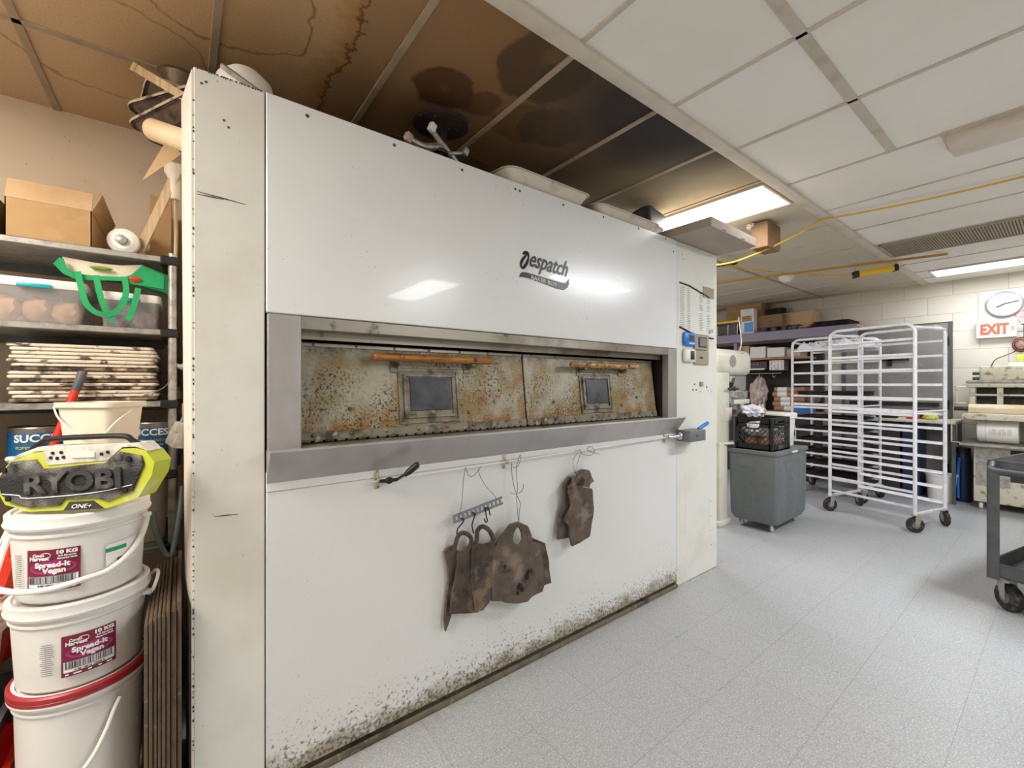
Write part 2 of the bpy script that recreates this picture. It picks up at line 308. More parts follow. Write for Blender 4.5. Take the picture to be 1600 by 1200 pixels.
# ---------------------------------------------------------------- mesh tools
class B:
    def __init__(s): s.bm = bmesh.new(); s.M = Matrix()
    def merge(s, b):
        me = bpy.data.meshes.new('t'); b.to_mesh(me); b.free(); me.transform(s.M); s.bm.from_mesh(me); bpy.data.meshes.remove(me); return s
    def box(s, x0, x1, y0, y1, z0, z1, bev=0, seg=2):
        b = bmesh.new(); bmesh.ops.create_cube(b, size=1)
        for v in b.verts: v.co = ((x0+x1)/2+v.co.x*(x1-x0), (y0+y1)/2+v.co.y*(y1-y0), (z0+z1)/2+v.co.z*(z1-z0))
        if bev: bmesh.ops.bevel(b, geom=list(b.edges), offset=bev, segments=seg, profile=.5, affect='EDGES')
        return s.merge(b)
    def obox(s, c, size, rz=0, bev=0, rx=0, ry=0):
        M0 = s.M; s.M = M0 @ Matrix.Translation(c) @ Matrix.Rotation(rz, 4, 'Z') @ Matrix.Rotation(ry, 4, 'Y') @ Matrix.Rotation(rx, 4, 'X')
        a, b, d = [q/2 for q in size]; s.box(-a, a, -b, b, -d, d, bev); s.M = M0; return s
    def tube(s, pts, r, n=8, closed=False, cap=True):
        pts = [Vector(p) for p in pts]; N = len(pts); b = bmesh.new(); rings = []
        rs = r if isinstance(r, (list, tuple)) else [r]*N
        up = None
        for i, p in enumerate(pts):
            if closed: d = (pts[(i+1) % N]-pts[i-1]).normalized()
            else: d = (pts[min(i+1, N-1)]-pts[max(i-1, 0)]).normalized()
            if up is None:
                up = Vector((0, 0, 1)) if abs(d.z) < .9 else Vector((1, 0, 0))
            x = d.cross(up); x = x.normalized() if x.length > 1e-6 else Vector((1, 0, 0))
            up = x.cross(d).normalized()
            rings.append([b.verts.new(p+(x*math.cos(2*PI*k/n)+up*math.sin(2*PI*k/n))*rs[i]) for k in range(n)])
        for i in range(N if closed else N-1):
            A, Bq = rings[i], rings[(i+1) % N]
            for k in range(n): b.faces.new((A[k], A[(k+1) % n], Bq[(k+1) % n], Bq[k]))
        if cap and not closed:
            b.faces.new(rings[0][::-1]); b.faces.new(rings[-1])
        bmesh.ops.recalc_face_normals(b, faces=b.faces)
        return s.merge(b)
    def cyl(s, p0, p1, r, r1=None, n=20): return s.tube([p0, p1], [r, r if r1 is None else r1], n)
    def lathe(s, prof, c=(0, 0, 0), n=32, sx=1, sy=1):
        b = bmesh.new(); rings = []
        for r, z in prof:
            rings.append([b.verts.new((c[0]+r*sx*math.cos(2*PI*k/n), c[1]+r*sy*math.sin(2*PI*k/n), c[2]+z)) for k in range(n)])
        for A, Q in zip(rings, rings[1:]):
            for k in range(n): b.faces.new((A[k], A[(k+1) % n], Q[(k+1) % n], Q[k]))
        bmesh.ops.remove_doubles(b, verts=b.verts, dist=1e-6); bmesh.ops.recalc_face_normals(b, faces=b.faces)
        return s.merge(b)
    def loft(s, loops, n=5, cap=(True, True)):
        """rounded rectangles (w, l, z, r) joined into one skin; may turn back down inside to make a wall"""
        b = bmesh.new(); rings = []
        for wd, ln, z, r in loops:
            ring = []
            for (qx, qy, a0) in ((1, 1, 0), (-1, 1, 90), (-1, -1, 180), (1, -1, 270)):
                for k in range(n+1):
                    a = math.radians(a0+90*k/n); ring.append(b.verts.new((qx*(wd/2-r)+r*math.cos(a), qy*(ln/2-r)+r*math.sin(a), z)))
            rings.append(ring)
        N = len(rings[0])
        for A, Q in zip(rings, rings[1:]):
            for k in range(N): b.faces.new((A[k], A[(k+1) % N], Q[(k+1) % N], Q[k]))
        if cap[0]: b.faces.new(rings[0][::-1])
        if cap[1]: b.faces.new(rings[-1])
        bmesh.ops.recalc_face_normals(b, faces=b.faces)
        return s.merge(b)
    def prism(s, poly, vec, f=None, sub=0, wob=None):
        """poly: 3-D points in a plane, swept by vec"""
        b = bmesh.new(); A = [b.verts.new(p) for p in poly]; fa = b.faces.new(A)
        r = bmesh.ops.extrude_face_region(b, geom=[fa]); vs = [v for v in r['geom'] if isinstance(v, bmesh.types.BMVert)]
        for v in vs: v.co += Vector(vec)
        if sub:
            bmesh.ops.triangulate(b, faces=b.faces)
            for _ in range(sub): bmesh.ops.subdivide_edges(b, edges=b.edges, cuts=1, use_grid_fill=True)
        if wob:
            for v in b.verts: v.co = wob(v.co)
        bmesh.ops.recalc_face_normals(b, faces=b.faces)
        return s.merge(b)
    def quad(s, *p):
        b = bmesh.new(); b.faces.new([b.verts.new(q) for q in p]); return s.merge(b)
    def ball(s, c, r, sc=(1, 1, 1), sub=3, nz=0, ns=6):
        b = bmesh.new(); bmesh.ops.create_icosphere(b, subdivisions=sub, radius=1)
        for v in b.verts:
            k = 1+nz*noise.noise(v.co*ns/3+Vector(c)*7)
            v.co = Vector((c[0]+v.co.x*r*sc[0]*k, c[1]+v.co.y*r*sc[1]*k, c[2]+v.co.z*r*sc[2]*k))
        return s.merge(b)
    def obj(s, name, mt, parent=None, loc=None, rz=None, smooth=True):
        me = bpy.data.meshes.new(name); s.bm.to_mesh(me); s.bm.free()
        if smooth:
            for p in me.polygons: p.use_smooth = True
            me.set_sharp_from_angle(angle=math.radians(32))
        me.materials.append(MT[mt] if isinstance(mt, str) else mt)
        o = bpy.data.objects.new(name, me); C.objects.link(o)
        if parent is not None: o.parent = parent
        if loc is not None: o.location = loc
        if rz is not None: o.rotation_euler = (0, 0, rz)
        return o
def thing(name, label, cat, loc=(0, 0, 0), rz=0, group=None):
    o = bpy.data.objects.new(name, None); C.objects.link(o); o.empty_display_size = .1
    o.location = loc; o.rotation_euler = (0, 0, rz); o['label'] = label; o['category'] = cat
    if group: o['group'] = group
    return o
def tag(o, label, cat, group=None, kind=None):
    o['label'] = label; o['category'] = cat
    if group: o['group'] = group
    if kind: o['kind'] = kind
    return o
def struct(name, b, mt, label=None):
    o = b.obj(name, mt, smooth=False); o['kind'] = 'structure'
    if label: o['label'] = label
    return o
def dup(o, label=None, group=None, loc=None, rz=None, parent=None):
    c = o.copy(); C.objects.link(c)
    if parent is not None: c.parent = parent
    for ch in list(o.children): dup(ch, parent=c)
    if label: c['label'] = label
    if group: c['group'] = group
    if loc is not None: c.location = loc
    if rz is not None: c.rotation_euler = (0, 0, rz)
    return c
def text_mesh(s, size=1, shear=0, bold=0, depth=.0):
    cu = bpy.data.curves.new('txt', 'FONT'); cu.body = s; cu.size = size; cu.shear = shear; cu.offset = bold
    cu.align_x = 'CENTER'; cu.align_y = 'CENTER'; cu.extrude = depth; cu.resolution_u = 3
    o = bpy.data.objects.new('txt', cu); C.objects.link(o)
    dg = bpy.context.evaluated_depsgraph_get(); me = bpy.data.meshes.new_from_object(o.evaluated_get(dg))
    bpy.data.objects.remove(o); bpy.data.curves.remove(cu); return me
def text(s, size, f, name, mt, parent, shear=0, bold=0, sx=1, sub=False):
    """writes s; f maps flat letter coordinates (u right, v up, w out) into the part's space"""
    me = text_mesh(s, size, shear, bold, .0006)
    b = bmesh.new(); b.from_mesh(me); bpy.data.meshes.remove(me)
    if sub: bmesh.ops.triangulate(b, faces=b.faces)
    for v in b.verts: v.co = Vector(f(v.co.x*sx, v.co.y, v.co.z))
    me = bpy.data.meshes.new(name); b.to_mesh(me); b.free(); me.materials.append(MT[mt])
    o = bpy.data.objects.new(name, me); C.objects.link(o); o.parent = parent; return o
def arc(c, r, a0, a1, n, ax=(1, 0, 0), ay=(0, 0, 1)):
    c, ax, ay = Vector(c), Vector(ax), Vector(ay)
    return [c+ax*r*math.cos(math.radians(a0+(a1-a0)*i/n))+ay*r*math.sin(math.radians(a0+(a1-a0)*i/n)) for i in range(n+1)]
def spline(pts, n=6):
    pts = [Vector(p) for p in pts]; out = []
    for i in range(len(pts)-1):
        p0, p1, p2, p3 = pts[max(i-1, 0)], pts[i], pts[i+1], pts[min(i+2, len(pts)-1)]
        for k in range(n):
            t = k/n; out.append(.5*((2*p1)+(-p0+p2)*t+(2*p0-5*p1+4*p2-p3)*t*t+(-p0+3*p1-3*p2+p3)*t**3))
    return out+[pts[-1]]
# ================================================================ SETTING
XL, XR, YB, YF, YJ = -1.45, 6.68, 2.55, -2.9, 4.3
struct('floor', B().box(XL-.1, XR+.1, YF-.1, YJ+.1, -.08, 0), 'floor')
ceil = struct('ceiling', B().box(XL-.1, XR+.1, YF-.1, YJ+.1, ZC, ZC+.08), 'ceiling')
struct('wall_back', B().box(XL-.1, 3.3, YB, YB+.1, 0, ZC), 'plaster')
struct('wall_alcove', B().box(3.2, 3.3, YB+.1, YJ, 0, ZC), 'plain')
struct('wall_far', B().box(3.2, XR+.1, YJ, YJ+.1, 0, ZC), 'plain')
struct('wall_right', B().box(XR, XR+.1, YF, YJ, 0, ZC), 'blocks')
struct('wall_left', B().box(XL-.1, XL, YF, YB, 0, ZC), 'plain')
struct('wall_front', B().box(XL-.1, XR+.1, YF-.1, YF, 0, ZC), 'plain')
def bar(x0, x1, y0, y1, mt, h=.006): B().box(x0, x1, y0, y1, ZC-h, ZC+.002, .0015, 1).obj('grid_bar', mt, ceil)
B().box(XL, XR, .985, 1.045, ZC-.016, ZC+.002, .004).obj('ceiling_beam', 'beam', ceil)
bar(XL, 2.73, .517, .553, 'tbar'); bar(XL, XR, 1.985, 2.01, 'tbar_brown'); bar(XL, XR, .0, .03, 'tbar'); bar(XL, XR, -1.0, -.97, 'tbar'); bar(3.4, XR, 3.1, 3.13, 'tbar')
for x in (-.9, -.41, .085, .59, 1.068, 1.56, 2.04, 2.56): bar(x-.012, x+.012, 1.045, YB, 'tbar_brown')
for x in (3.03, 3.66, 4.05, 4.43, 4.9, 5.4, 5.9, 6.4): bar(x-.008, x+.008, 1.045, YJ if x > 3.3 else YB, 'tbar')
for x in (-.5, .1, .75, 1.05, 1.59, 2.12): bar(x-.009, x+.009, YF, .985, 'tbar')
for x in (2.73, 3.34, 3.93, 4.47, 5.02, 5.45, 5.9, 6.3):
    bar(x-.006, x+.006, YF, .985, 'tbar')
    B().box(x+.006, x+.010, YF, .985, ZC-.004, ZC+.001).obj('grid_gap', 'gap', ceil)
# ---- light fixtures
def fixture(i, lab, kind):
    x0, x1, y0, y1 = FIX[i]
    L = thing('ceiling_light', lab, 'light', ((x0+x1)/2, (y0+y1)/2, ZC)); a, b = (x1-x0)/2, (y1-y0)/2
    f = B(); f.box(-a-.012, a+.012, -b-.012, -b, -.014, 0).box(-a-.012, a+.012, b, b+.012, -.014, 0).box(-a-.012, -a, -b, b, -.014, 0).box(a, a+.012, -b, b, -.014, 0)
    f.obj('frame', 'beam', L)
    B().box(-a, a, -b, b, -.010, -.004).obj('diffuser', 'lit', L)
    if kind:
        for sx in (-.4, .4): B().cyl((sx*a, -b+.03, -.012), (sx*a, b-.03, -.012), .011).obj('tube', 'tube', L)
    return L
fixture(0, 'bright recessed ceiling light panel above the right end of the oven', 0)
fixture(1, 'bright ceiling light with two tubes near the block wall', 1)
fixture(2, 'ceiling light panel behind the viewer facing the oven', 0)
fixture(3, 'ceiling light panel on the right behind the viewer', 0)
fixture(4, 'added ceiling light panel out of view, brightening the left side', 0)  # added off-frame fill lamp for the left wall and shelving
fixture(5, 'added unseen ceiling light panel brightening the far shelving, hidden behind the oven', 0)  # added cool fill lamp for the far end, kept out of sight
L = thing('ceiling_light', 'unlit boxy ceiling fixture with a pale cover at the upper right', 'light', (2.83, -.27, ZC))
B().box(-.10, .10, -.62, .62, -.055, 0, .012).obj('cover', 'beam', L)
B().box(-.115, .115, -.635, .635, -.012, 0).obj('frame', 'tbar', L)
V = thing('ceiling_vent', 'long beige slatted air vent in the ceiling before the lit tubes', 'vent', (4.745, .35, ZC))
B().box(-.24, .24, -.62, .60, -.006, -.002).obj('backing', 'card_dark', V)
for k in range(76): B().obox((0, -.612+k*.016, -.010), (.46, .011, .003), 0, 0, .35).obj('slat', 'grille', V)
f = B(); f.box(-.255, .255, -.635, -.615, -.014, 0).box(-.255, .255, .60, .62, -.014, 0).box(-.255, -.235, -.63, .61, -.014, 0).box(.235, .255, -.63, .61, -.014, 0); f.obj('frame', 'grille', V)
tag(B().lathe([(.0, -.06), (.035, -.058), (.055, -.035), (.07, -.03), (.075, 0), (0, 0)], n=24).obj('smoke_detector', 'white', loc=(5.06, 1.84, ZC)), 'small white dome smoke detector on the ceiling over the racks', 'smoke detector')
# ================================================================ OVEN
OX0, OX1, OY, OYB, OT = .023, 2.856, 1.46, 2.42, 2.095
ov = thing('bakery_oven', 'huge white enamelled bakery deck oven with two greasy doors and a wide steel sill', 'oven', (0, 0, 0))
B().box(OX0, .194, OY, OYB, .0, OT, .003, 1).obj('left_end_panel', 'cream', ov)
def skin():
    b = bmesh.new(); lo = [(.0195, 1.461), (.010, 1.64), (.010, OYB), (.030, OYB), (.030, 1.461)]; hi = [(.0195, 1.461), (-.003, 1.64), (-.003, OYB), (.030, OYB), (.030, 1.461)]
    A = [b.verts.new((x, y, 0)) for x, y in lo]; Q = [b.verts.new((x, y, OT-.01)) for x, y in hi]
    for k in range(5): b.faces.new((A[k], A[(k+1) % 5], Q[(k+1) % 5], Q[k]))
    b.faces.new(A[::-1]); b.faces.new(Q); bmesh.ops.recalc_face_normals(b, faces=b.faces); return B().merge(b)
skin().obj('left_side_skin', 'cream_side', ov)
B().box(.197, 2.370, OY-.004, OY+.03, 1.440, OT, .003, 1).obj('upper_panel', 'enamel', ov)
B().box(.197, 2.370, OY-.002, OY+.03, .035, .905, .003, 1).obj('lower_panel', 'enamel_low', ov)
B().box(.197, 2.370, OY-.006, OY+.03, .905, .965, .002, 1).obj('rail_panel', 'enamel_low', ov)
B().box(2.373, OX1, OY, OYB, 0, OT, .003, 1).obj('right_end_panel', 'cream', ov)
B().box(.197, 2.372, OY+.02, OY+.06, 0, .035).obj('kick_strip', 'kick', ov)
k = B(); k.box(.197, 2.37, OY-.012, OY, .0, .022, .004); k.obj('floor_bead', 'kick', ov)
b = B(); b.box(.194, 2.373, OYB-.03, OYB, 0, OT).box(.194, 2.373, OY+.03, OYB, OT-.03, OT-.002).box(.194, 2.373, OY+.03, OY+.35, .93, 1.0).box(.194, 2.373, OY+.32, OY+.35, 1.0, 1.44).box(.194, .292, OY+.03, OY+.32, 1.0, 1.44).box(2.27, 2.373, OY+.03, OY+.32, 1.0, 1.44).box(.194, 2.373, OY+.03, OY+.32, 1.43, 1.46)
b.obj('oven_cavity', 'ovendark', ov)
B().box(.200, .292, OY-.010, OY+.03, 1.02, 1.437, .002, 1).obj('left_surround', 'steel', ov)
B().box(.292, 2.27, OY-.010, OY+.03, 1.397, 1.437, .002, 1).obj('top_surround', 'steel_stained', ov)
B().box(2.27, 2.360, OY-.010, OY+.03, 1.02, 1.437, .002, 1).obj('right_surround', 'steel', ov)
B().box(.292, 2.27, OY+.045, OY+.06, 1.372, 1.42).obj('inner_lintel', 'steel_stained', ov)
# sill: sloping tray front, mitred at the ends
sl = B(); pr = [(1.50, 1.028), (1.395, 1.030), (1.388, 1.036), (1.384, 1.030), (1.45, .935), (1.455, .930), (1.46, .935), (1.50, .96)]
sl.prism([(.198, y, z) for y, z in pr], (2.152, 0, 0)); sl.obj('sill', 'steel', ov)
fl = B(); fl.box(.292, 2.27, OY-.03, OY+.10, 1.029, 1.034); fl.obj('sill_floor', 'steel_stained', ov)
# doors, tilted back
def door(x0, x1, wx0, wx1, hx0, hx1, nm, hmat, lab=None):
    W = x1-x0; d = bpy.data.objects.new(nm, None); C.objects.link(d); d.parent = ov; d.location = (x0, 1.505, 1.042)
    d.rotation_euler = (math.atan2(-.04, .325), 0, 0)
    B().box(0, W, 0, .02, 0, .325, .002, 1).obj('door_sheet', 'ovendoor', d)
    hg = B().box(.0, W, -.004, 0, 0, .028, .001, 1)
    for i in range(8): hg.ball((W*(.04+.92*i/7), -.005, .017), .007, sub=2)
    for i in range(26): hg.cyl((W*i/26+.003, -.004, -.002), (W*(i+.8)/26, -.004, -.002), .0045, n=8)
    hg.obj('hinge_strip', 'windowframe', d)
    tp = B().box(0, W, -.004, 0, .312, .325, .001, 1)
    for i in range(7): tp.ball((W*(.05+.9*i/6), -.004, .318), .005, sub=2)
    tp.obj('top_trim', 'steel_stained', d)
    a, b_, z0, z1 = wx0-x0, wx1-x0, .036, .245
    for (g, t_, mt_) in ((0, .006, 'windowframe'), (.020, .010, 'windowframe')):
        f = B(); gg = g; q = .012
        f.box(a+gg, b_-gg, -t_, 0, z0+gg, z0+gg+q, .001, 1).box(a+gg, b_-gg, -t_, 0, z1-gg-q, z1-gg, .001, 1).box(a+gg, a+gg+q, -t_, 0, z0+gg+q, z1-gg-q, .001, 1).box(b_-gg-q, b_-gg, -t_, 0, z0+gg+q, z1-gg-q, .001, 1)
        f.obj('window_frame', mt_, d)
    pf = B().box(a+.012, b_-.012, -.003, 0, z0+.012, z1-.012); pf.obj('window_plate', 'windowframe', d)
    B().box(a+.045, b_-.040, -.0075, -.002, z0+.048, z1-.036, .003).obj('window_glass', 'window', d)
    h0, h1 = hx0-x0, hx1-x0
    hn = B(); r = .0155; n = 12
    hn.tube([(h0+(h1-h0)*(0, .012, .12, .2, .3, .4, .5, .6, .7, .8, .9, .985, 1)[i], -.05, .277) for i in range(n+1)], [r*(.6 if i in (0, n) else .96) for i in range(n+1)], 14)
    H = hn.obj('door_handle', hmat, d)
    br = B()
    for q in (.2, .82):
        x = h0+(h1-h0)*q
        br.box(x-.022, x+.012, -.004, 0, .228, .268, .001, 1).cyl((x, 0, .25), (x, -.05, .262), .007, n=10).ball((x, -.066, .277), .008, sub=2)
    br.obj('handle_bracket', 'windowframe', H)
    for (px_, pz) in ((.17, .10), (.82, .11), (.68, .07)): B().cyl((W*px_, 0, pz), (W*px_, -.008, pz), .008, .006, 10).obj('bolt', 'windowframe', d)
door(.300, 1.236, .636, .893, .528, 1.035, 'left_door', 'wood_handle')
door(1.244, 2.236, 1.60, 1.845, 1.50, 2.03, 'right_door', 'wood_pale')
# badge
bd = B(); yb = OY-.0052
def ob(u, v, w=0): return (u, yb-w, v)
u0, u1 = 1.155, 1.452
pl = [(u0, 1.688), (u0+.004, 1.702), (u0+.014, 1.712), (u0+.04, 1.715), (u1-.05, 1.700), (u1-.018, 1.702), (u1-.006, 1.716), (u1, 1.728), (u1+.002, 1.70), (u1-.008, 1.682), (u1-.03, 1.668), (u1-.07, 1.668), (u0+.05, 1.692), (u0+.01, 1.692)]
bd.prism([ob(*p) for p in pl], (0, -.0015, 0)); bdo = bd.obj('badge', 'badgeblack', ov)
sl_ = -.045
def fb(cx, cz, k=.0): return lambda u, v, w: (cx+u, yb-.002-w, cz+v+u*k)
text('BAKER BOY', .026, lambda u, v, w: (1.297+u, yb-.0022-w, 1.6905+v-.085*u), 'badge_text', 'lwhite', bdo, sx=1.15)
D = [(1.204, 1.826), (1.190, 1.832), (1.182, 1.822), (1.190, 1.838), (1.208, 1.838), (1.217, 1.822), (1.214, 1.79), (1.203, 1.762), (1.188, 1.748), (1.175, 1.752), (1.172, 1.766), (1.182, 1.772), (1.194, 1.785), (1.203, 1.806)]
DS = [at(780+zx*140/1600, 370+zy*140/1600, Y=yb) for zx, zy in [(430, 318), (442, 292), (475, 280), (508, 296), (524, 345), (516, 410), (488, 480), (452, 535), (418, 556), (392, 535), (388, 490), (408, 430), (445, 375), (480, 330), (500, 305)]]
dsp = spline(DS, 5); rs_ = [.0035+.0035*abs(math.sin(PI*i/22)) for i in range(len(dsp))]
B().tube(dsp, rs_, 8).obj('badge_script', 'badgeblack', ov)
text('espatch', .104, lambda u, v, w: (1.322+u, yb-.0006-w, 1.772+v-.06*u), 'badge_script', 'badgeblack', ov, shear=.5, bold=.0016, sx=.74)
# rivets, scratches on the enamel
ch = B()
for (px, py) in ((480, 179), (616, 225), (722, 264), (805, 294), (812, 297), (880, 319), (943, 338), (998, 356), (1040, 372), (1052, 392)):
    p = at(px, py, Y=OY-.004); ch.cyl((p.x, OY-.0045, p.z-.004), (p.x, OY-.006, p.z-.004), .006, .004, 8)
for (px, py) in ((315, 130), (322, 128), (350, 188), (357, 199), (1066, 398), (1068, 405), (1090, 391), (1092, 398), (1096, 445), (1104, 603), (1107, 610), (1111, 612), (1094, 612), (1110, 783), (1110, 806), (1110, 829), (1111, 851)):
    p = at(px, py, Y=OY); ch.cyl((p.x, OY, p.z), (p.x, OY-.0015, p.z), .0035, .003, 8)
ch.obj('screw_heads', 'ink', ov)
sc = B()
for a_, b_ in (((308, 299), (385, 320)), ((308, 303), (350, 312)), ((334, 807), (372, 803)), ((570, 1108), (612, 1093))):
    p, q = at(*a_, Y=OY), at(*b_, Y=OY); sc.tube([(p.x, OY-.0005, p.z), ((p.x+q.x)/2, OY-.001, (p.z+q.z)/2), (q.x, OY-.0005, q.z)], [.0006, .0016, .0006], 5)
sc.obj('scratch_marks', 'ink', ov)
ed = B()
random.seed(3)
for i in range(150):
    z = .05+2.0*i/150+random.uniform(-.004, .004)
    if random.random() < .45: ed.box(OX0-.0012, OX0+random.uniform(.0005, .0032), OY-.0005, OY+.002, z, z+random.uniform(.0015, .007))
for i in range(60):
    x = OX0+.008+i*.0026
    if random.random() < .6: ed.box(x, x+.0026, OY-.0006, OY+.01, OT-random.uniform(.001, .006), OT+.0005)
ed.obj('chipped_edge', 'ink', ov)
hp = B(); p, q = at(1073, 795, Y=OY), at(1110, 818, Y=OY)
for (x0, x1, z0, z1) in ((2.469, 2.753, .482, .485), (2.469, 2.753, .30, .303), (2.469, 2.472, .30, .485), (2.750, 2.753, .30, .485)): hp.box(x0, x1, OY-.0012, OY, z0, z1)
hp.obj('access_hatch', 'cream', ov)
# rod with lugs and handles under the sill
rd = B().tube([(.50, 1.437, .897), (1.3, 1.437, .905), (2.26, 1.437, .918)], .0034, 8); rod = rd.obj('steam_rod', 'cream', ov)
for x, z in ((.53, .898), (1.075, .903), (2.235, .917)):
    B().box(x-.009, x+.007, OY-.010, OY-.002, z-.030, z+.032, .002, 1).cyl((x, OY-.008, z), (x, 1.428, z), .008, n=10).obj('rod_lug', 'lug', rod)
hh = B(); hh.cyl((.53, 1.43, .897), (.585, 1.41, .899), .006, n=10).ball((.56, 1.42, .898), .012, (1.2, 1, 1)).cyl((.585, 1.412, .899), (.612, 1.40, .918), .005, n=8)
H = hh.obj('crank', 'blackmetal', rod); B().tube([(.607, 1.402, .912), (.622, 1.396, .924), (.648, 1.388, .946), (.654, 1.386, .951)], [.007, .0115, .012, .006], 12).obj('crank_grip', 'black', H)
# gas safety switch with blue lever
sb = B(); sb.M = Matrix.Translation((2.42, 1.40, .918)); sb.box(-.07, .10, -.045, .045, -.032, .034, .004); SB = sb.obj('switch_box', 'boxgrey', ov)
B().cyl((2.24, 1.43, .918), (2.355, 1.40, .920), .010, n=12).ball((2.325, 1.41, .921), .020, (1, 1, 1.1)).cyl((2.52, 1.40, .918), (2.56, 1.40, .914), .014, n=10).obj('brass_fitting', 'chrome', SB)
B().cyl((2.42, 1.354, .92), (2.42, 1.352, .92), .008, n=12).obj('screw', 'ink', SB)
B().tube([(2.495, 1.39, .955), (2.52, 1.388, .962), (2.585, 1.38, .985), (2.592, 1.379, .987)], [.008, .011, .011, .008], 12).obj('blue_lever', 'blue', SB)['label'] = 'blue plastic lever grip'
B().box(2.50, 2.86, OY, OY+.001, 0, .001).obj('foot_shim', 'kick', ov)
# ---- notices and timers on the right end panel
yp = OY-.0015
N = thing('price_list', 'white printed list taped to the right end panel of the oven', 'paper', (2.60, OY, 1.70))
B().box(-.215, .235, -.0014, 0, -.155, .145).obj('sheet', 'paper', N)
tx = B()
for cxx, wv in ((-.19, .05), (-.11, .035), (.03, .05), (.12, .05)):
    for r_ in range(24):
        zz = .12-r_*.0108
        if (cxx > 0 and r_ in (7, 12)) or zz < -.15: continue
        tx.box(cxx, cxx+wv*random.uniform(.75, 1), -.0022, -.0014, zz-.0014, zz+.0014)
tx.obj('print', 'boxgrey', N)
B().tube([(-.20, -.004, .145), (-.1, -.006, .140), (.02, -.006, .118), (.15, -.004, .095)], .004, 6).obj('magnet_strip', 'blackmetal', N)
B().tube([(-.20, -.004, -.125), (-.1, -.006, -.148), (.0, -.006, -.165), (.20, -.004, -.172)], .005, 6).obj('magnet_strip', 'blackmetal', N)
text('#15', .035, lambda u, v, w: (.17+u, -.0022-w, -.128+v+.2*u), 'print', 'ink', N, shear=.4)
tag(B().box(-.07, .065, -.003, 0, -.035, .035, .001, 1).obj('card_note', 'taupe', loc=(2.745, OY-.002, 1.825)), 'small taupe card taped over the corner of the printed list', 'note')
def timer(lab, loc, mt, w=.125, h=.085):
    T = thing('kitchen_timer', lab, 'timer', loc); B().box(-w/2, w/2, -.022, 0, -h/2, h/2, .012).obj('case', mt, T)
    B().box(-.022, .040, -.0235, -.02, -.012, .026, .002, 1).obj('display', 'ink', T)
    for i in range(3): B().box(-.02+i*.022, -.006+i*.022, -.025, -.02, -.032, -.022, .001, 1).obj('button', 'lwhite', T)
timer('bright blue kitchen timer on the oven end panel above the white one', (2.497, OY, 1.505), 'blue')
T = thing('kitchen_timer', 'white oval kitchen timer with a black display below the blue timer', 'timer', (2.495, OY, 1.405))
B().box(-.062, .062, -.026, 0, -.042, .042, .019, 3).obj('case', 'white', T); B().box(-.012, .040, -.0275, -.02, -.028, .028, .006).obj('display', 'black', T)
G = thing('oven_gauge', 'taupe square oven control with an inset window on the end panel', 'gauge', (2.645, OY, 1.495))
B().box(-.085, .085, -.012, 0, -.050, .050, .003, 1).obj('plate', 'taupe', G); B().box(-.045, .055, -.016, -.01, -.035, .032, .003, 1).obj('bezel', 'ink', G); B().box(-.033, .045, -.018, -.012, -.026, .024).obj('dial', 'boxgrey', G)
G = thing('oven_gauge', 'plain taupe blanking plate with a dark slot under the inset control', 'gauge', (2.645, OY, 1.395))
B().box(-.085, .085, -.012, 0, -.044, .044, .003, 1).obj('plate', 'taupe', G); B().box(-.028, .01, -.014, -.01, -.006, .006).obj('slot', 'ink', G)
O2 = thing('wall_outlet', 'small damaged outlet with holes low on the oven end panel', 'outlet', (2.665, OY, 1.205))
o_ = B()
for dx, dz in ((-.09, .02), (-.11, -.015), (-.07, -.015), (.06, .0)): o_.cyl((dx, 0, dz), (dx, -.002, dz), .006, n=10)
o_.obj('hole', 'ink', O2); B().box(-.03, .0, -.012, 0, .008, .036, .002, 1).obj('knob', 'taupe', O2)
# ================================================================ HANGING THINGS on the rod
def zpt(zx, zy, Y): return at(640+zx/3.75, 680+zy/3.75, Y=Y)
def cloth(poly, Y, mt, name, parent, th=.012, amp=.007, tilt=0, sub=3):
    P3 = [zpt(x, y, Y) for x, y in poly]
    cx = sum(p.x for p in P3)/len(P3)
    def wob(v):
        n1 = noise.noise(Vector((v.x*9, v.z*7, Y*5)))*amp*1.6+noise.noise(Vector((v.x*28, v.z*24, 3)))*amp*.6
        return Vector((v.x, v.y+n1+tilt*(v.x-cx), v.z))
    b = B(); b.prism(P3, (0, th, 0), sub=sub, wob=wob); return b.obj(name, mt, parent)
def band(pts, Y, r, name, mt, parent, flat=.5):
    P3 = spline([tuple(zpt(p[0], p[1], p[2] if len(p) > 2 else Y)) for p in pts], 6)
    n = len(P3); b = B(); b.tube(P3, [r]*n, 10)
    return b.obj(name, mt, parent)
# perforated strip and its wires
PS = thing('perforated_strip', 'grey perforated metal strip hung by thin wires from the oven rod', 'bracket', (0, 0, 0))
p, q = zpt(255, 495, 1.42), zpt(545, 380, 1.42); dv = (q-p); ln = dv.length; a_ = math.atan2(dv.z, dv.x)
bm_ = bmesh.new(); cols = 22
pb = B(); pb.M = Matrix.Translation(p) @ Matrix.Rotation(-a_, 4, 'Y')
hw = .017; pitch = ln/12
pb.box(0, ln, -.001, .001, hw*.45, hw, 0).box(0, ln, -.001, .001, -hw, -hw*.45, 0)
for i in range(12): pb.box(i*pitch, i*pitch+pitch*.52, -.001, .001, -hw*.45, hw*.45)
pb.obj('strip', 'perf', PS)
wr = B()
wr.tube(spline([zpt(290, 478, 1.418), zpt(305, 400, 1.42), zpt(315, 270, 1.425), zpt(328, 190, 1.43), zpt(345, 235, 1.425), zpt(375, 237, 1.425), zpt(418, 185, 1.43), zpt(405, 215, 1.425), zpt(440, 290, 1.42), zpt(490, 345, 1.418), zpt(510, 372, 1.416)], 6), .0011, 6)
wr.obj('hanging_wire', 'wire', PS)
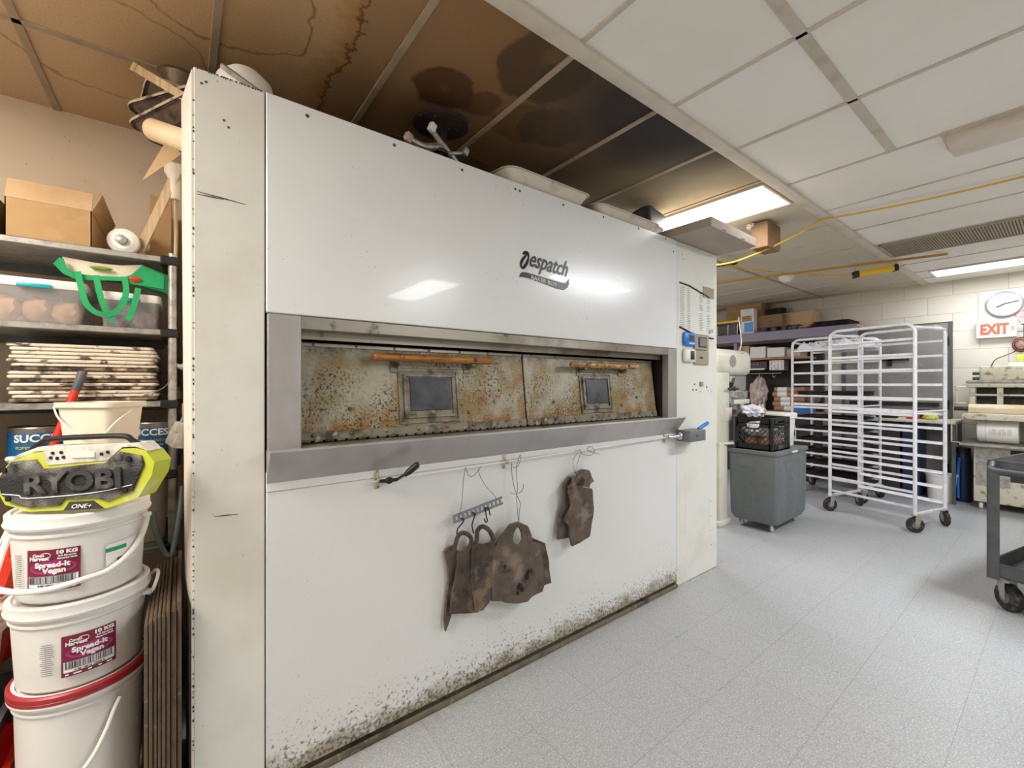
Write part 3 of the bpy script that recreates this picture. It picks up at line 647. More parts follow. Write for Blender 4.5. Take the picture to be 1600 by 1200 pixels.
def hook(pts, lab):
    b = B(); b.tube(spline([zpt(x, y, 1.415) for x, y in pts], 6), .0026, 8); return tag(b.obj('wire_hook', 'hookm'), lab, 'hook')
hook([(302, 485), (318, 495), (305, 520), (282, 548), (276, 580)], 'black s hook at the left end of the perforated strip')
hook([(370, 452), (384, 462), (372, 500), (366, 530), (375, 575)], 'black s hook in the middle of the perforated strip')
hook([(445, 425), (462, 430), (472, 470)], 'empty short black hook bent down from the perforated strip')
hook([(445, 430), (448, 470), (455, 500), (446, 510), (437, 490)], 'empty curled black hook beside the bent one')
hw_ = B(); hw_.tube(spline([zpt(598, 160, 1.43), zpt(602, 250, 1.42), zpt(625, 340, 1.415), zpt(660, 322, 1.415), zpt(668, 285, 1.415)], 6), .0013, 6)
hw_.tube(spline([zpt(590, 335, 1.418), zpt(625, 345, 1.415), zpt(632, 300, 1.42), zpt(625, 200, 1.428), zpt(645, 120, 1.43), zpt(652, 130, 1.43), zpt(635, 180, 1.425), zpt(605, 190, 1.425)], 6), .0013, 6)
hw_.tube(spline([zpt(625, 345, 1.415), zpt(648, 400, 1.412), zpt(642, 450, 1.41), zpt(640, 505, 1.408), zpt(632, 450, 1.41), zpt(627, 350, 1.415)], 6), .0013, 6)
tag(hw_.obj('wire_loop', 'wire'), 'looped bare wire hanging from the middle lug of the oven rod', 'wire')
hw_ = B(); hw_.tube(spline([zpt(965, 95, 1.43), zpt(1000, 85, 1.428), zpt(1010, 110, 1.43), zpt(1060, 118, 1.425), zpt(1085, 90, 1.42), zpt(1055, 65, 1.42), zpt(1045, 90, 1.425), zpt(1112, 110, 1.42)], 6), .0013, 6)
hw_.tube(spline([zpt(990, 95, 1.43), zpt(958, 150, 1.42), zpt(968, 215, 1.40)], 6), .0013, 6).tube(spline([zpt(1002, 100, 1.43), zpt(985, 160, 1.42), zpt(970, 220, 1.40), ], 6), .0013, 6)
tag(hw_.obj('wire_loop', 'wire'), 'curled bare wire on the oven rod holding the single rightmost mitt', 'wire')
def mitt(lab): return thing('oven_mitt', lab, 'oven mitt', (0, 0, 0), 0, None)
m1 = mitt('scorched brown burlap oven mitt, leftmost, with a long pointed corner')
cloth([(207, 690), (225, 668), (262, 650), (290, 690), (292, 760), (268, 900), (247, 1060), (212, 1152), (206, 1080), (232, 860), (225, 770)], 1.437, 'burlap_pale', 'back_flap', m1, tilt=.1)
cloth([(285, 700), (330, 672), (375, 628), (392, 640), (405, 800), (400, 1035), (330, 1046), (243, 1052), (262, 900), (280, 780)], 1.412, 'burlap', 'front_flap', m1)
band([(262, 672, 1.43), (276, 610, 1.42), (300, 575, 1.41), (335, 578, 1.405), (362, 612, 1.41), (345, 665, 1.415), (300, 705, 1.42)], 1.41, .0085, 'loop', 'burlap', m1)
m2 = mitt('dark brown burlap oven mitt, second from left, its wide square flap in front')
cloth([(372, 640), (392, 636), (440, 642), (498, 622), (505, 700), (482, 760), (482, 960), (432, 1024), (385, 1034), (372, 850)], 1.400, 'burlap', 'front_flap', m2)
band([(372, 665, 1.41), (392, 620, 1.405), (398, 560, 1.40), (428, 535, 1.40), (468, 560, 1.40), (492, 612, 1.41)], 1.40, .009, 'loop', 'burlap', m2)
m3 = mitt('burlap oven mitt with arched loop and charred patch, hanging by wire in the middle')
body = [(490, 690), (520, 625), (560, 570), (600, 525), (645, 510), (690, 530), (712, 580), (718, 625), (775, 640), (784, 760), (792, 880), (778, 918), (712, 952), (690, 975), (638, 988), (565, 984), (545, 975), (488, 975), (482, 830)]
hole = [(645, 532), (662, 575), (664, 612), (650, 640), (628, 645), (608, 622), (612, 585), (628, 550)]
ring = body[:5]+[hole[0]]+hole[:0:-1]+[(644.5, 532), (645.5, 510)]+body[5:]
cloth([p for p in ring], 1.398, 'burlap_pale', 'front_flap', m3, th=.014)
cloth([(715, 600), (795, 634), (812, 720), (832, 868), (790, 878), (770, 760), (740, 680)], 1.425, 'burlap', 'back_flap', m3)
ck = B()
for x, y, r_ in ((700, 800, .008), (690, 830, .010), (645, 885, .011), (660, 905, .009), (560, 770, .007), (635, 925, .007), (715, 795, .006)):
    p = zpt(x, y, 1.394); B().ball((p.x, p.y, p.z), r_*.8, (1.1, .3, 1.3), 3, 1.0, 12).obj('charred_patch', 'hookm', m3)
m4 = mitt('grey brown burlap oven mitt, rightmost, folded open with a deep crease')
cloth([(905, 290), (945, 245), (965, 260), (940, 330), (945, 470), (948, 603), (865, 610), (880, 480), (900, 400)], 1.43, 'burlap_pale', 'back_flap', m4, tilt=.1)
cloth([(935, 330), (965, 290), (1015, 305), (1062, 312), (1068, 420), (1060, 540), (1048, 590), (1000, 630), (962, 655), (950, 600), (950, 540), (925, 510), (930, 470), (955, 420)], 1.395, 'burlap_pale', 'front_flap', m4, tilt=-.1)
cloth([(968, 218), (1020, 200), (1055, 205), (1080, 235), (1102, 275), (1072, 290), (1062, 312), (1020, 300), (960, 295), (930, 300), (950, 260), (985, 235)], 1.41, 'burlap_pale', 'folded_top', m4, tilt=.15)
band([(930, 310, 1.40), (975, 270, 1.395), (1005, 235, 1.39), (1020, 260, 1.39), (1008, 300, 1.395)], 1.39, .008, 'loop', 'burlap_pale', m4)
# ================================================================ ON TOP OF THE OVEN
def tray_b(w, l, h, fl=.03, th=.004, rim=.012, r=.03):
    b = B(); b.loft([(w-2*fl, l-2*fl, 0, r), (w, l, h-.003, r+fl*.6), (w+2*rim, l+2*rim, h-.003, r+fl*.6+rim), (w+2*rim, l+2*rim, h, r+fl*.6+rim), (w-2*th, l-2*th, h, r+fl*.6), (w-2*fl-2*th, l-2*fl-2*th, th, r)]); return b
tr = tray_b(.50, .44, .052).obj('serving_tray', 'traywhite', loc=(1.345, 1.665, OT+.002)); tr.rotation_euler = (math.radians(6.5), 0, 0); tr.location.z = OT+.028
tag(tr, 'larger white rimmed tray tipped up on the oven top beside the scale', 'tray')
tr2 = tray_b(.52, .42, .045).obj('serving_tray', 'traywhite', loc=(1.925, 1.66, OT+.022)); tr2.rotation_euler = (math.radians(6), 0, 0)
tag(tr2, 'stained white rimmed tray on the oven top, right of the larger one', 'tray')
bt = tray_b(.28, .3, .085, .02, .004, .006).obj('black_tub', 'black', loc=(2.33, 1.70, OT+.022)); bt.rotation_euler = (math.radians(-16), 0, .2); bt.location.z = OT+.088; tag(bt, 'shallow black plastic tub lying on the right of the oven top', 'tub')
# flat cardboard box overhanging the front
fbx = thing('cardboard_box', 'flat greyish cardboard box overhanging the right corner of the oven top', 'box', (2.595, 1.34, OT+.002), math.radians(1))
b = B(); b.box(-.29, .29, -.125, .30, 0, .052, .001, 1); b.obj('box_body', 'card_grey', fbx)
for x in (-.14, .10): B().box(x-.022, x+.024, -.1262, -.120, .006, .010).obj('slot', 'ink', fbx)
for x in (-.285, -.27): B().box(x, x+.005, -.126, -.124, .052, .058).obj('tab', 'card_grey', fbx)
# balance scale
SCL = thing('balance_scale', 'old rusty balance scale with round iron plates on the oven top', 'scale', (.80, 1.56, OT))
b = B(); b.box(-.06, .10, -.05, .05, 0, .02, .004).cyl((.03, 0, .02), (.03, 0, .075), .013).box(.0, .06, -.03, .03, .06, .075, .004); b.obj('base', 'darkmetal', SCL)
b = B(); b.tube(spline([(-.12, -.03, .06), (-.06, -.03, .052), (.0, -.02, .075), (.05, 0, .10)], 6), .014, 10).tube(spline([(-.02, -.02, .135), (.02, -.02, .10), (.07, -.02, .06), (.12, -.01, .03)], 6), .012, 10).tube([(.05, -.03, .06), (.12, -.03, .085)], .008)
b.obj('beam', 'galv', SCL)
for (x, z, s_, mt) in ((-.125, .06, .021, 'pink'), (-.025, .135, .020, 'lwhite'), (.125, .09, .019, 'galv'), (.085, .012, .020, 'card_grey')): B().obox((x, -.035, z), (s_*1.3, s_*1.2, s_*1.6), .3, .003, .2, .3).obj('weight_block', mt, SCL)
B().cyl((.03, .0, .09), (.035, .0, .175), .020, .026).obj('plate_stem', 'blackmetal', SCL)
pl_ = B().lathe([(0, 0), (.110, .0), (.118, .006), (.118, .009), (.110, .004), (0, .004)], n=36).obj('scale_plate', 'rustydisc', SCL); pl_.location = (.035, 0, .175); pl_.rotation_euler = (.06, -.05, 0)
pl_ = B().lathe([(0, 0), (.09, .0), (.098, .006), (.098, .009), (.09, .004), (0, .004)], n=36).obj('scale_plate', 'rustydisc', SCL); pl_.location = (-.16, .06, .045)
B().cyl((-.16, .06, 0), (-.16, .06, .045), .015).obj('plate_stem', 'blackmetal', SCL)
bw = B().lathe([(0, .004), (.045, 0), (.075, .03), (.088, .085), (.091, .10), (.086, .10), (.083, .085), (.07, .035), (.0, .012)], n=36).obj('mixing_bowl', 'white', loc=(.155, 1.575, OT+.0)); bw.rotation_euler = (PI, 0, 0); bw.location.z = OT+.10
tag(bw, 'white plastic bowl upside down on the left corner of the oven top', 'bowl')
b = B(); P0 = at(346, 102, Y=1.50); P1 = at(418, 154, Y=1.475)
b.tube([P0, P1], .009, 4); tag(b.obj('metal_strip', 'galv'), 'thin grey bar leaning over the white bowl on the oven', 'bar')
# pile of pans etc. over the left edge
def lay(o, a, b_, c_): o.rotation_euler = (a, b_, c_)
pn = tray_b(.29, .40, .045, .03, .003, .010).obj('baking_pan', 'panold', loc=(.070, 1.912, OT+.004)); lay(pn, 0, 0, math.radians(27)); tag(pn, 'browned rectangular pan lowest in the pile over the left oven edge', 'pan')
pn2 = tray_b(.28, .34, .035, .03, .003, .010).obj('baking_pan', 'panold', loc=(.055, 1.93, OT+.052)); lay(pn2, math.radians(1), math.radians(2), math.radians(34)); tag(pn2, 'browned rectangular pan in the middle of the pile over the left oven edge', 'pan')
pn3 = tray_b(.28, .30, .035, .03, .003, .010).obj('baking_pan', 'panold', loc=(.035, 1.99, OT+.094)); lay(pn3, math.radians(1), math.radians(3), math.radians(8)); tag(pn3, 'browned rectangular pan topmost in the pile over the left oven edge', 'pan')
for o_, w_, l_, h_ in ((pn, .29, .40, .045), (pn2, .28, .34, .035), (pn3, .28, .30, .035)):
    B().loft([(w_+.021, l_+.021, h_-.006, .055), (w_+.026, l_+.026, h_-.002, .057), (w_+.021, l_+.021, h_+.004, .055), (w_+.008, l_+.008, h_+.004, .05), (w_+.004, l_+.004, h_-.004, .05)], cap=(False, False)).obj('rolled_rim', 'rimpale', o_)
pt = B().lathe([(0, 0), (.055, 0), (.068, .05), (.076, .054), (.072, .058), (.05, .006), (0, .006)], n=32).obj('round_pan', 'traybrown', loc=(-.0, 1.89, OT+.136)); lay(pt, .05, .12, 0); tag(pt, 'small round metal pan on the pile over the left oven edge', 'pan')
rp = thing('rolling_pin', 'thick pale wooden rolling pin jutting past the left oven edge', 'rolling pin', at(265, 212, Y=1.78))
d_ = (at(300, 222, Y=1.70)-at(238, 200, Y=1.83)).normalized(); R_ = d_.to_track_quat('Z', 'Y').to_euler(); rp.rotation_euler = R_
B().tube([(0, 0, -.0755), (0, 0, -.073), (0, 0, .16), (0, 0, .165)], [.031, .034, .034, .031], 28).obj('roller', 'wood_roller', rp); B().cyl((0, 0, -.09), (0, 0, -.07), .006, n=12).ball((0, 0, -.092), .009, (1, 1, .7), 2).obj('axle', 'galv', rp)
b = B(); P0, P1 = at(210, 105, Y=1.86), at(302, 160, Y=1.70); b.M = Matrix.Identity(4); d_ = (P1-P0); q_ = d_.to_track_quat('X', 'Z').to_matrix().to_4x4()
b.M = Matrix.Translation(P0) @ q_; b.box(0, d_.length, -.004, .004, -.013, .013, .001, 1); b.box(-.006, .012, -.006, .006, -.014, .014, .001, 1)
tag(b.obj('wooden_ruler', 'wood'), 'worn wooden ruler sticking up from the pan pile', 'ruler')
pw = B(); pw.prism([at(222, 282, Y=1.95), at(258, 222, Y=2.0), at(285, 240, Y=1.9)], (.0, .001, .0)); tag(pw.obj('paper_sheet', 'card_in'), 'triangular tip of tan paper hanging below the pan pile', 'paper')
# ================================================================ PANS ON EDGE between oven and pails
zz = 0
for i in range(8):
    th = (.0078, .0078, .0075, .0075, .008, .008, .012, .010)[i]; x = -.0755+zz; zz += th+.0007
    dz = (.0, .006, .01, .012, .012, .02, .012, .03)[i]; dy = (.0, .0, .004, .006, .006, .01, .02, .03)[i]
    b = B(); b.box(-th/2, th/2, 0, .44, 0, .628+dz, .0035, 2)
    b.box(-th/2-.0003, -th/2+.0015, .012, .43, .015, .613+dz)
    o = b.obj('sheet_pan', 'traybrown', loc=(x+th/2, 1.395+dy, 0))
    if i == 0: tag(o, 'brown sheet pan on edge next to the white pails, outermost', 'sheet pan', 'sheet pans stood on edge by the oven')
    elif i == 7: tag(o, 'brown sheet pan on edge, the one nearest the oven side', 'sheet pan', 'sheet pans stood on edge by the oven')
    else: tag(o, ('second', 'third', 'fourth', 'fifth', 'sixth', 'seventh')[i-1]+' brown sheet pan on edge, counting from the white pails to the oven', 'sheet pan', 'sheet pans stood on edge by the oven')
# ================================================================ PAILS
PC = Vector((-.210, 1.60))
fac = math.atan2(-PC.y, -PC.x)             # towards the viewer
def wrapper(r, a0, z0, tilt=0, k=0.0):
    def f(u, v, w):
        a = a0+u/r; rr = r+w+.0012; return (rr*math.cos(a), rr*math.sin(a), z0+v)
    return f
def patch(r, a0, z0, wu, hv, lift, n=14):
    b = bmesh.new(); vs = []
    for i in range(n+1):
        a = a0+(i/n-.5)*wu/r; vs.append([b.verts.new(((r+lift)*math.cos(a), (r+lift)*math.sin(a), z0+s_*hv/2)) for s_ in (-1, 1)])
    for i in range(n): b.faces.new((vs[i][0], vs[i+1][0], vs[i+1][1], vs[i][1]))
    q = B(); return q.merge(b)
def oval(r, a0, z0, wu, hv, lift, n=36):
    b = bmesh.new(); c_ = b.verts.new(((r+lift)*math.cos(a0), (r+lift)*math.sin(a0), z0)); R = []
    for i in range(n):
        t_ = 2*PI*i/n; a = a0+wu/2*math.cos(t_)/r; R.append(b.verts.new(((r+lift)*math.cos(a), (r+lift)*math.sin(a), z0+hv/2*math.sin(t_))))
    for i in range(n): b.faces.new((c_, R[i], R[(i+1) % n]))
    q = B(); return q.merge(b)
def pail(lab, z, h, r0, r1, lidmat, lab_a=None, lw=.10, rot=0, ink=False):
    P = thing('plastic_pail', lab, 'pail', (PC.x, PC.y, z), 0)
    B().lathe([(0, 0), (r0-.006, 0), (r0, .006), (r1, h-.055), (r1+.005, h-.05), (r1+.005, h-.046), (r1+.001, h-.043), (r1+.001, h-.02), (0, h-.02)], n=64).obj('bucket', 'white_pail', P)
    ld = B(); R = r1+.011
    ld.lathe([(r1-.01, h-.03), (R, h-.032), (R+.002, h-.026), (R-.001, h-.018), (R-.001, h-.004), (R-.005, h), (R-.012, h), (R-.016, h-.006), (0, h-.006)], n=64); L = ld.obj('lid', 'white_pail', P)
    if lidmat == 'redlid':
        B().lathe([(R-.0005, h-.022), (R+.0025, h-.021), (R+.0028, h-.015), (R+.0012, h-.0135), (R+.0028, h-.012), (R+.0028, h-.003), (R-.001, h+.0006), (R-.006, h+.0006), (R-.006, h-.001)], n=64).obj('lid_ring', 'redlid', L)['label'] = 'red lid ring'
    rr = (r0+r1)/2+.0045
    if lab_a is not None:
        a0 = fac+lab_a; zc = h*.40; hh = .098
        LB = patch(rr, a0, zc, lw, hh, 0).obj('label', 'maroon', P); LB['label'] = 'maroon printed label'
        oval(rr, a0, zc+.006, lw*.86, hh*.34, .0008).obj('label_oval', 'magenta', LB)
        W = lambda u0, v0, sh=0.: (lambda u, v, w: wrapper(rr, a0, zc)(u0+u, v0+v, w))
        for s_, sz, u0, v0, sx_, bo in (('10 KG', .0115, .026, .041, 1.25, .0006), ('Canola', .009, -.025, .0365, .9, .0002), ('Harvest', .0125, -.024, .0285, .95, .0004), ('Soft Margarine', .0055, .027, .0325, .95, .0001), ('Margarine Molle', .0055, .027, .0265, .95, .0001), ('Spread-It', .0165, .0, .0125, 1.05, .0006), ('Vegan', .0165, .004, -.001, 1.05, .0006)):
            text(s_, sz, W(u0, v0), 'label_text', 'lwhite', LB, bold=bo, sx=sx_)
        patch(rr, a0, zc-.026, lw*.92, .026, .0006).obj('label_panel', 'lwhite', LB)
        bc = B(); u = -lw*.43
        patch_list = []
        while u < lw*.43:
            wd = random.choice((.0008, .0014, .0022)); q = patch(rr, a0+u/rr, zc-.022, wd, .015, .0014, 1); me = bpy.data.meshes.new('t'); q.bm.to_mesh(me); q.bm.free(); bc.bm.from_mesh(me); bpy.data.meshes.remove(me); u += wd+random.choice((.0008, .0015, .002))
        bc.obj('barcode', 'ink', LB)
        text('0 00 10012 10006 5', .006, W(0, -.036), 'label_text', 'ink', LB, sx=1.1)
        for u_, wd_ in ((-.040, .006), (-.022, .014), (.0, .007), (.018, .007), (.036, .011)): patch(rr, a0+u_/rr, zc-.0440, wd_, .0035, .0008, 3).obj('label_mark', 'lwhite', LB)
        hp_ = [wrapper(rr, a0, zc)(-.012+.010*math.cos(q_)*(1 if math.cos(q_) > 0 else .8), .0335+.0075*math.sin(q_)+.002*abs(math.cos(q_)), .0006) for q_ in [i_*2*PI/20-.9*PI/2 for i_ in range(17)]]
        B().tube(hp_, .0007, 6).obj('label_heart', 'lwhite', LB)
        for v_ in (-.0135, -.0305): patch(rr, a0, zc+v_, lw*.88, .0010, .0013).obj('barcode_frame', 'ink', LB)
        # fine print left of the label
        fp = patch(rr, a0-(lw/2+.028)/rr, zc+.006, .0005, .05, .0008, 1)
        for i in range(16):
            q = patch(rr, a0-(lw/2+.026)/rr, zc+.036-i*.0048, .028*random.uniform(.6, 1), .0014, .0008, 3); me = bpy.data.meshes.new('t'); q.bm.to_mesh(me); q.bm.free(); fp.bm.from_mesh(me); bpy.data.meshes.remove(me)
        fp.obj('fine_print', 'boxgrey', P)
    if ink:
        st = patch(rr, fac+.62, h*.44, .075, .055, .0008); S_ = st.obj('sticker', 'lwhite', P)
        st = patch(rr, fac+.62, h*.36, .03, .010, .0018, 4); st.obj('sticker_print', 'ink', S_)
        patch(rr, fac+.50, h*.50, .045, .010, .0018, 4).obj('green_ink', 'green', S_)
        text('.3', .014, lambda u, v, w: wrapper(rr, fac+.82, h*.38)(u, v, w+.001), 'sticker_print', 'ink', S_)
    return P, r1
b1, _ = pail('large white pail with a red lid ring, bottom of the stack', 0, .485, .112, .121, 'redlid')
b2, _ = pail('white margarine pail with maroon label, middle of the stack', .4855, .213, .119, .127, 'w', .10)
b3, _ = pail('white margarine pail with maroon label, top of the stack under the radio', .699, .213, .119, .127, 'w', -.42, ink=True)
def bail(P, r, pts, rad=.0055):
    b = B(); P3 = []
    for da, z, lift in pts: P3.append(((r+lift)*math.cos(fac+da), (r+lift)*math.sin(fac+da), z))
    b.tube(spline(P3, 6), rad, 10); return b.obj('handle', 'white', P)
bail(b3, .127, [(1.15, .165, .012), (.95, .12, .012), (.65, .085, .014), (.3, .062, .02), (0, .058, .025), (-.3, .052, .03), (-.6, .05, .03), (-.9, .052, .03), (-1.2, .06, .03), (-1.7, .09, .02), (-1.99, .165, .012)], .0068)
for P_, zz_ in ((b3, .165), (b2, .165)):
    B().lathe([(0, 0), (.013, 0), (.013, .008), (0, .008)], n=16).obj('handle_lug', 'white', P_, loc=(.136*math.cos(fac+1.12), .136*math.sin(fac+1.12), zz_))
bail(b2, .127, [(1.9, .165, .012), (1.6, .20, .022), (1.3, .205, .03), (1.15, .175, .026), (1.25, .155, .012)], .0045)
bail(b1, .121, [(.55, .42, .010), (.45, .40, .012), (.30, .36, .018), (.1, .31, .022), (-.2, .27, .024), (-.7, .25, .024)], .005)
# ================================================================ RADIO
RP = at(134, 740, D=1.055)
RD = thing('jobsite_radio', 'lime and black rugged radio dusted with flour on top of the pails', 'radio', (RP.x, RP.y, .9135), -math.atan2(SW, CW)+math.radians(2)); RD.scale = (1, 1, 1)
RD.rotation_euler = (0, math.radians(-2.2), RD.rotation_euler.z); RD.location.z = .92
W2, H2, D2 = .210, .155, .055
def shell(pts, y0, y1, bev=.0): return [(x, y0, z) for x, z in pts]
out = [(-.135, .0), (.05, .0), (.125, .022), (.160, .075), (.168, .108), (.148, .136), (.12, .144), (-.12, .144), (-.175, .122), (-.213, .080), (-.205, .05), (-.19, .02)]
b = B(); b.prism([(x, 0, z) for x, z in out], (0, D2, 0)); b.obj('body', 'lime', RD)
b = B(); b.prism([(x*.985, .012, z*.985+.004) for x, z in out[3:9]]+[(-.2, .012, .10), (.2, .012, .10)][::1], (0, D2-.02, .012)) if False else None
mesh_ = [(-.125, .010), (-.06, .012), (-.045, .028), (.03, .028), (.055, .018), (.085, .030), (.115, .040), (.145, .105), (.14, .126), (.09, .138), (.055, .112), (-.095, .104), (-.11, .128), (-.165, .125), (-.198, .085), (-.193, .045), (-.165, .022)]
b = B(); b.prism([(x, -.005, z) for x, z in mesh_], (0, .006, 0)); GR = b.obj('speaker_grille', 'speaker', RD)
text('RYOBI', .066, lambda u, v, w: (-.020+u, -.0065-w*6, .0690+v+.03*u), 'raised_letters', 'greyletter', GR, bold=.0022, sx=1.25)
b = B(); b.tube(spline([(-.19, -.006, .047), (-.15, -.006, .042), (-.13, -.006, .034), (.02, -.006, .040), (.118, -.006, .056)], 3), .0012, 6); b.obj('grille_line', 'lwhite', GR)
for x, z in ((-.182, .105), (.112, .120), (.100, .044), (-.175, .035)): B().cyl((x, -.004, z), (x, -.008, z), .0065, n=14).obj('screw', 'black', GR)
b = B(); b.prism([(x, -.002, z) for x, z in [(-.085, .112), (.058, .118), (.092, .147), (.07, .155), (-.095, .150)]], (0, .004, 0)); b.obj('control_panel', 'flour', RD)
B().box(-.025, .03, -.0045, .0, .126, .140, .001, 1).obj('display', 'lcd', RD)
b = B()
for i, (x, z) in enumerate([(-.075, .13), (-.06, .128), (-.045, .13), (.045, .134), (.06, .138), (-.07, .141), (-.05, .142)]): b.cyl((x, 0, z), (x, -.004, z), .004, n=10)
b.obj('buttons', 'black', RD)
b = B(); b.prism([(-.185, .004, .120), (-.12, .004, .146), (.12, .004, .148), (.150, .004, .136), (.13, .004, .157), (-.11, .004, .157), (-.16, .004, .140)], (0, D2-.01, 0)); b.obj('top_shell', 'flour', RD)
b = B(); b.tube(spline([(-.14, .02, .150), (-.115, .018, .166), (-.09, .016, .174), (.0, .014, .176), (.085, .014, .174), (.105, .016, .162), (.12, .02, .15)], 5), .007, 10); b.obj('carry_handle', 'black', RD)
b = B(); b.prism([(x, -.004, z) for x, z in [(-.05, .0), (.045, .0), (.02, .020), (-.035, .020)]], (0, .006, 0)); b.obj('badge_plate', 'greyletter', RD)
text('ONE+', .014, lambda u, v, w: (-.005+u, -.0062-w, .009+v), 'badge_text', 'lwhite', RD, shear=.3, sx=1.3)
# ================================================================ LEFT SHELVING
SX0, SX1, SY0, SY1 = -1.25, -.03, 2.06, 2.50
SZ = [1.70, 1.430, 1.165, .905, .630, .34, .09]
SH = thing('shelving_unit', 'galvanised metal shelving unit with black corner clips left of the oven', 'shelving', (0, 0, 0))
for x in (SX0, SX1):
    for y in (SY0, SY1): B().cyl((x, y, 0), (x, y, 1.715), .013, n=16).obj('post', 'galv', SH)
for z in SZ:
    B().box(SX0-.012, SX1-.03, SY0-.012, SY1+.012, z-.022, z-.002, .002, 1).obj('shelf', 'galv', SH)
    for x in (SX0, SX1):
        B().box(x-.035, x+.016, SY0-.018, SY0+.03, z-.03, z+.002, .004, 1).obj('corner_clip', 'black', SH)
    B().box(SX1-.03, SX1+.01, SY0, SY1, z-.026, z-.006, .002, 1).obj('side_rail', 'greypaint', SH)
    B().box(SX0, SX1-.03, SY0+.35, SY0+.37, z-.05, z-.022).obj('rear_brace', 'greypaint', SH)
def clear_box(lab, x0, x1, y0, y1, z, h, fill, fmat):
    w_, l_ = x1-x0, y1-y0
    P = thing('storage_box', lab, 'box', ((x0+x1)/2, (y0+y1)/2, z+.001))
    b = B(); b.loft([(w_*.92, l_*.92, 0, .015), (w_, l_, h-.02, .02), (w_-.006, l_-.006, h-.02, .018), (w_*.92-.006, l_*.92-.006, .003, .013)]); b.obj('tub', 'clear', P)
    b = B(); b.loft([(w_+.004, l_+.004, h-.028, .02), (w_+.012, l_+.012, h-.012, .022), (w_+.006, l_+.006, h, .02), (w_-.03, l_-.03, h-.004, .02)]); b.obj('lid', 'white', P)
    B().box(-w_*.17, w_*.17, -l_/2-.014, -l_/2-.004, h-.032, h-.018, .004).obj('latch', 'teal', P)
    return P
clear_box('clear storage box of bread with a teal latch, left on the second shelf', -.505, -.268, 2.085, 2.40, 1.430, .145, 0, 0)
clear_box('clear storage box of wrapped dark pink goods under the green bag', -.232, -.068, 2.085, 2.38, 1.430, .125, 0, 0)
for i, (x, y, z, s_) in enumerate([(-.46, 2.14, 1.478, 0), (-.39, 2.15, 1.482, 1), (-.32, 2.15, 1.478, 2), (-.43, 2.25, 1.48, 3), (-.33, 2.27, 1.475, 4)]):
    o = B().ball((0, 0, 0), .042, (.95, .9, .95), 3, .25).obj('bread_loaf', 'bread', loc=(x, y, z)); tag(o, 'piece of brown bread inside the left clear storage box', 'bread', 'bread in the clear box')
for i, (x, y, z) in enumerate([(-.185, 2.15, 1.467), (-.115, 2.15, 1.467), (-.15, 2.25, 1.465)]):
    o = B().ball((0, 0, 0), .034, (.95, 1.2, .9), 3, .5).obj('wrapped_food', 'meat', loc=(x, y, z)); tag(o, 'wrapped dark pink food bundle inside the right clear storage box', 'food', 'bundles in the clear box')
# green tote bag on the boxes
TB = thing('tote_bag', 'green fabric tote bag with looped handles slumped over the right storage box', 'bag', (0, 0, 0))
Yt = 2.065
def tp(x, y, Y=Yt): return at(x, y, Y=Y)
bag = B(); n = 12
def lp(P0, P1, k): return P0+(P1-P0)*k
top_f = spline([tp(93, 403), tp(120, 420), tp(150, 428), tp(200, 430), tp(225, 418)], 6)
bag.prism([tp(83, 412), tp(92, 402), tp(99, 404), tp(104, 419), tp(120, 427), tp(150, 431), tp(195, 433), tp(207, 428), tp(222, 415), tp(256, 430), tp(256, 452), tp(230, 447), tp(205, 444), tp(190, 439), tp(150, 438), tp(118, 436), tp(98, 427)], (0, .006, 0), sub=2, wob=lambda v: v+Vector((0, noise.noise(v*20)*.008, 0))); bag.obj('bag_front', 'green', TB)
b = B(); b.prism([tp(97, 401, 2.09), tp(150, 411, 2.09), tp(190, 415, 2.09), tp(224, 414, 2.09), tp(207, 431, 2.09), tp(195, 436, 2.09), tp(150, 434, 2.09), tp(118, 430, 2.09), tp(102, 421, 2.09)], (0, .006, 0), sub=2, wob=lambda v: v+Vector((0, noise.noise(v*16)*.008, 0))); b.obj('bag_lining', 'tan', TB)
b = B(); b.prism([tp(222, 414, 2.07), tp(262, 430, 2.07), tp(268, 460, 2.07), tp(276, 468, 2.07), tp(255, 456, 2.07), tp(222, 447, 2.07), tp(215, 440, 2.07)], (0, .07, .0), sub=1); b.obj('bag_side', 'greendark', TB)
def strap(pts, nm='bag_handle'):
    P3 = spline([tp(x, y, Y) for x, y, Y in pts], 6); b = bmesh.new(); R = []
    for i, p in enumerate(P3):
        d = (P3[min(i+1, len(P3)-1)]-P3[max(i-1, 0)]).normalized(); s_ = d.cross(Vector((0, 1, 0))).normalized()*.0085
        R.append([b.verts.new(p+s_), b.verts.new(p-s_), b.verts.new(p-s_+Vector((0, .003, 0))), b.verts.new(p+s_+Vector((0, .003, 0)))])
    for A, Q in zip(R, R[1:]):
        for k in range(4): b.faces.new((A[k], A[(k+1) % 4], Q[(k+1) % 4], Q[k]))
    b.faces.new(R[0][::-1]); b.faces.new(R[-1]); bmesh.ops.recalc_face_normals(b, faces=b.faces)
    q = B(); q.merge(b); q.obj(nm, 'green', TB)
strap([(121, 424, 2.062), (127, 450, 2.05), (135, 475, 2.045), (152, 489, 2.042), (172, 491, 2.042), (190, 478, 2.045), (197, 455, 2.05), (194, 432, 2.062)])
strap([(150, 430, 2.064), (155, 455, 2.055), (162, 478, 2.048), (173, 495, 2.044), (174, 503, 2.043)])
strap([(216, 450, 2.06), (210, 475, 2.05), (200, 500, 2.043)])
b = B(); b.ball(tuple(tp(158, 419, 2.078)), .018, (1.7, .5, .35), 3, .3); b.obj('contents', 'leafgreen', TB)
b = B(); b.ball(tuple(tp(211, 436, 2.062)), .011, (1.5, .5, .8), 3, .3); b.obj('contents', 'red', TB)
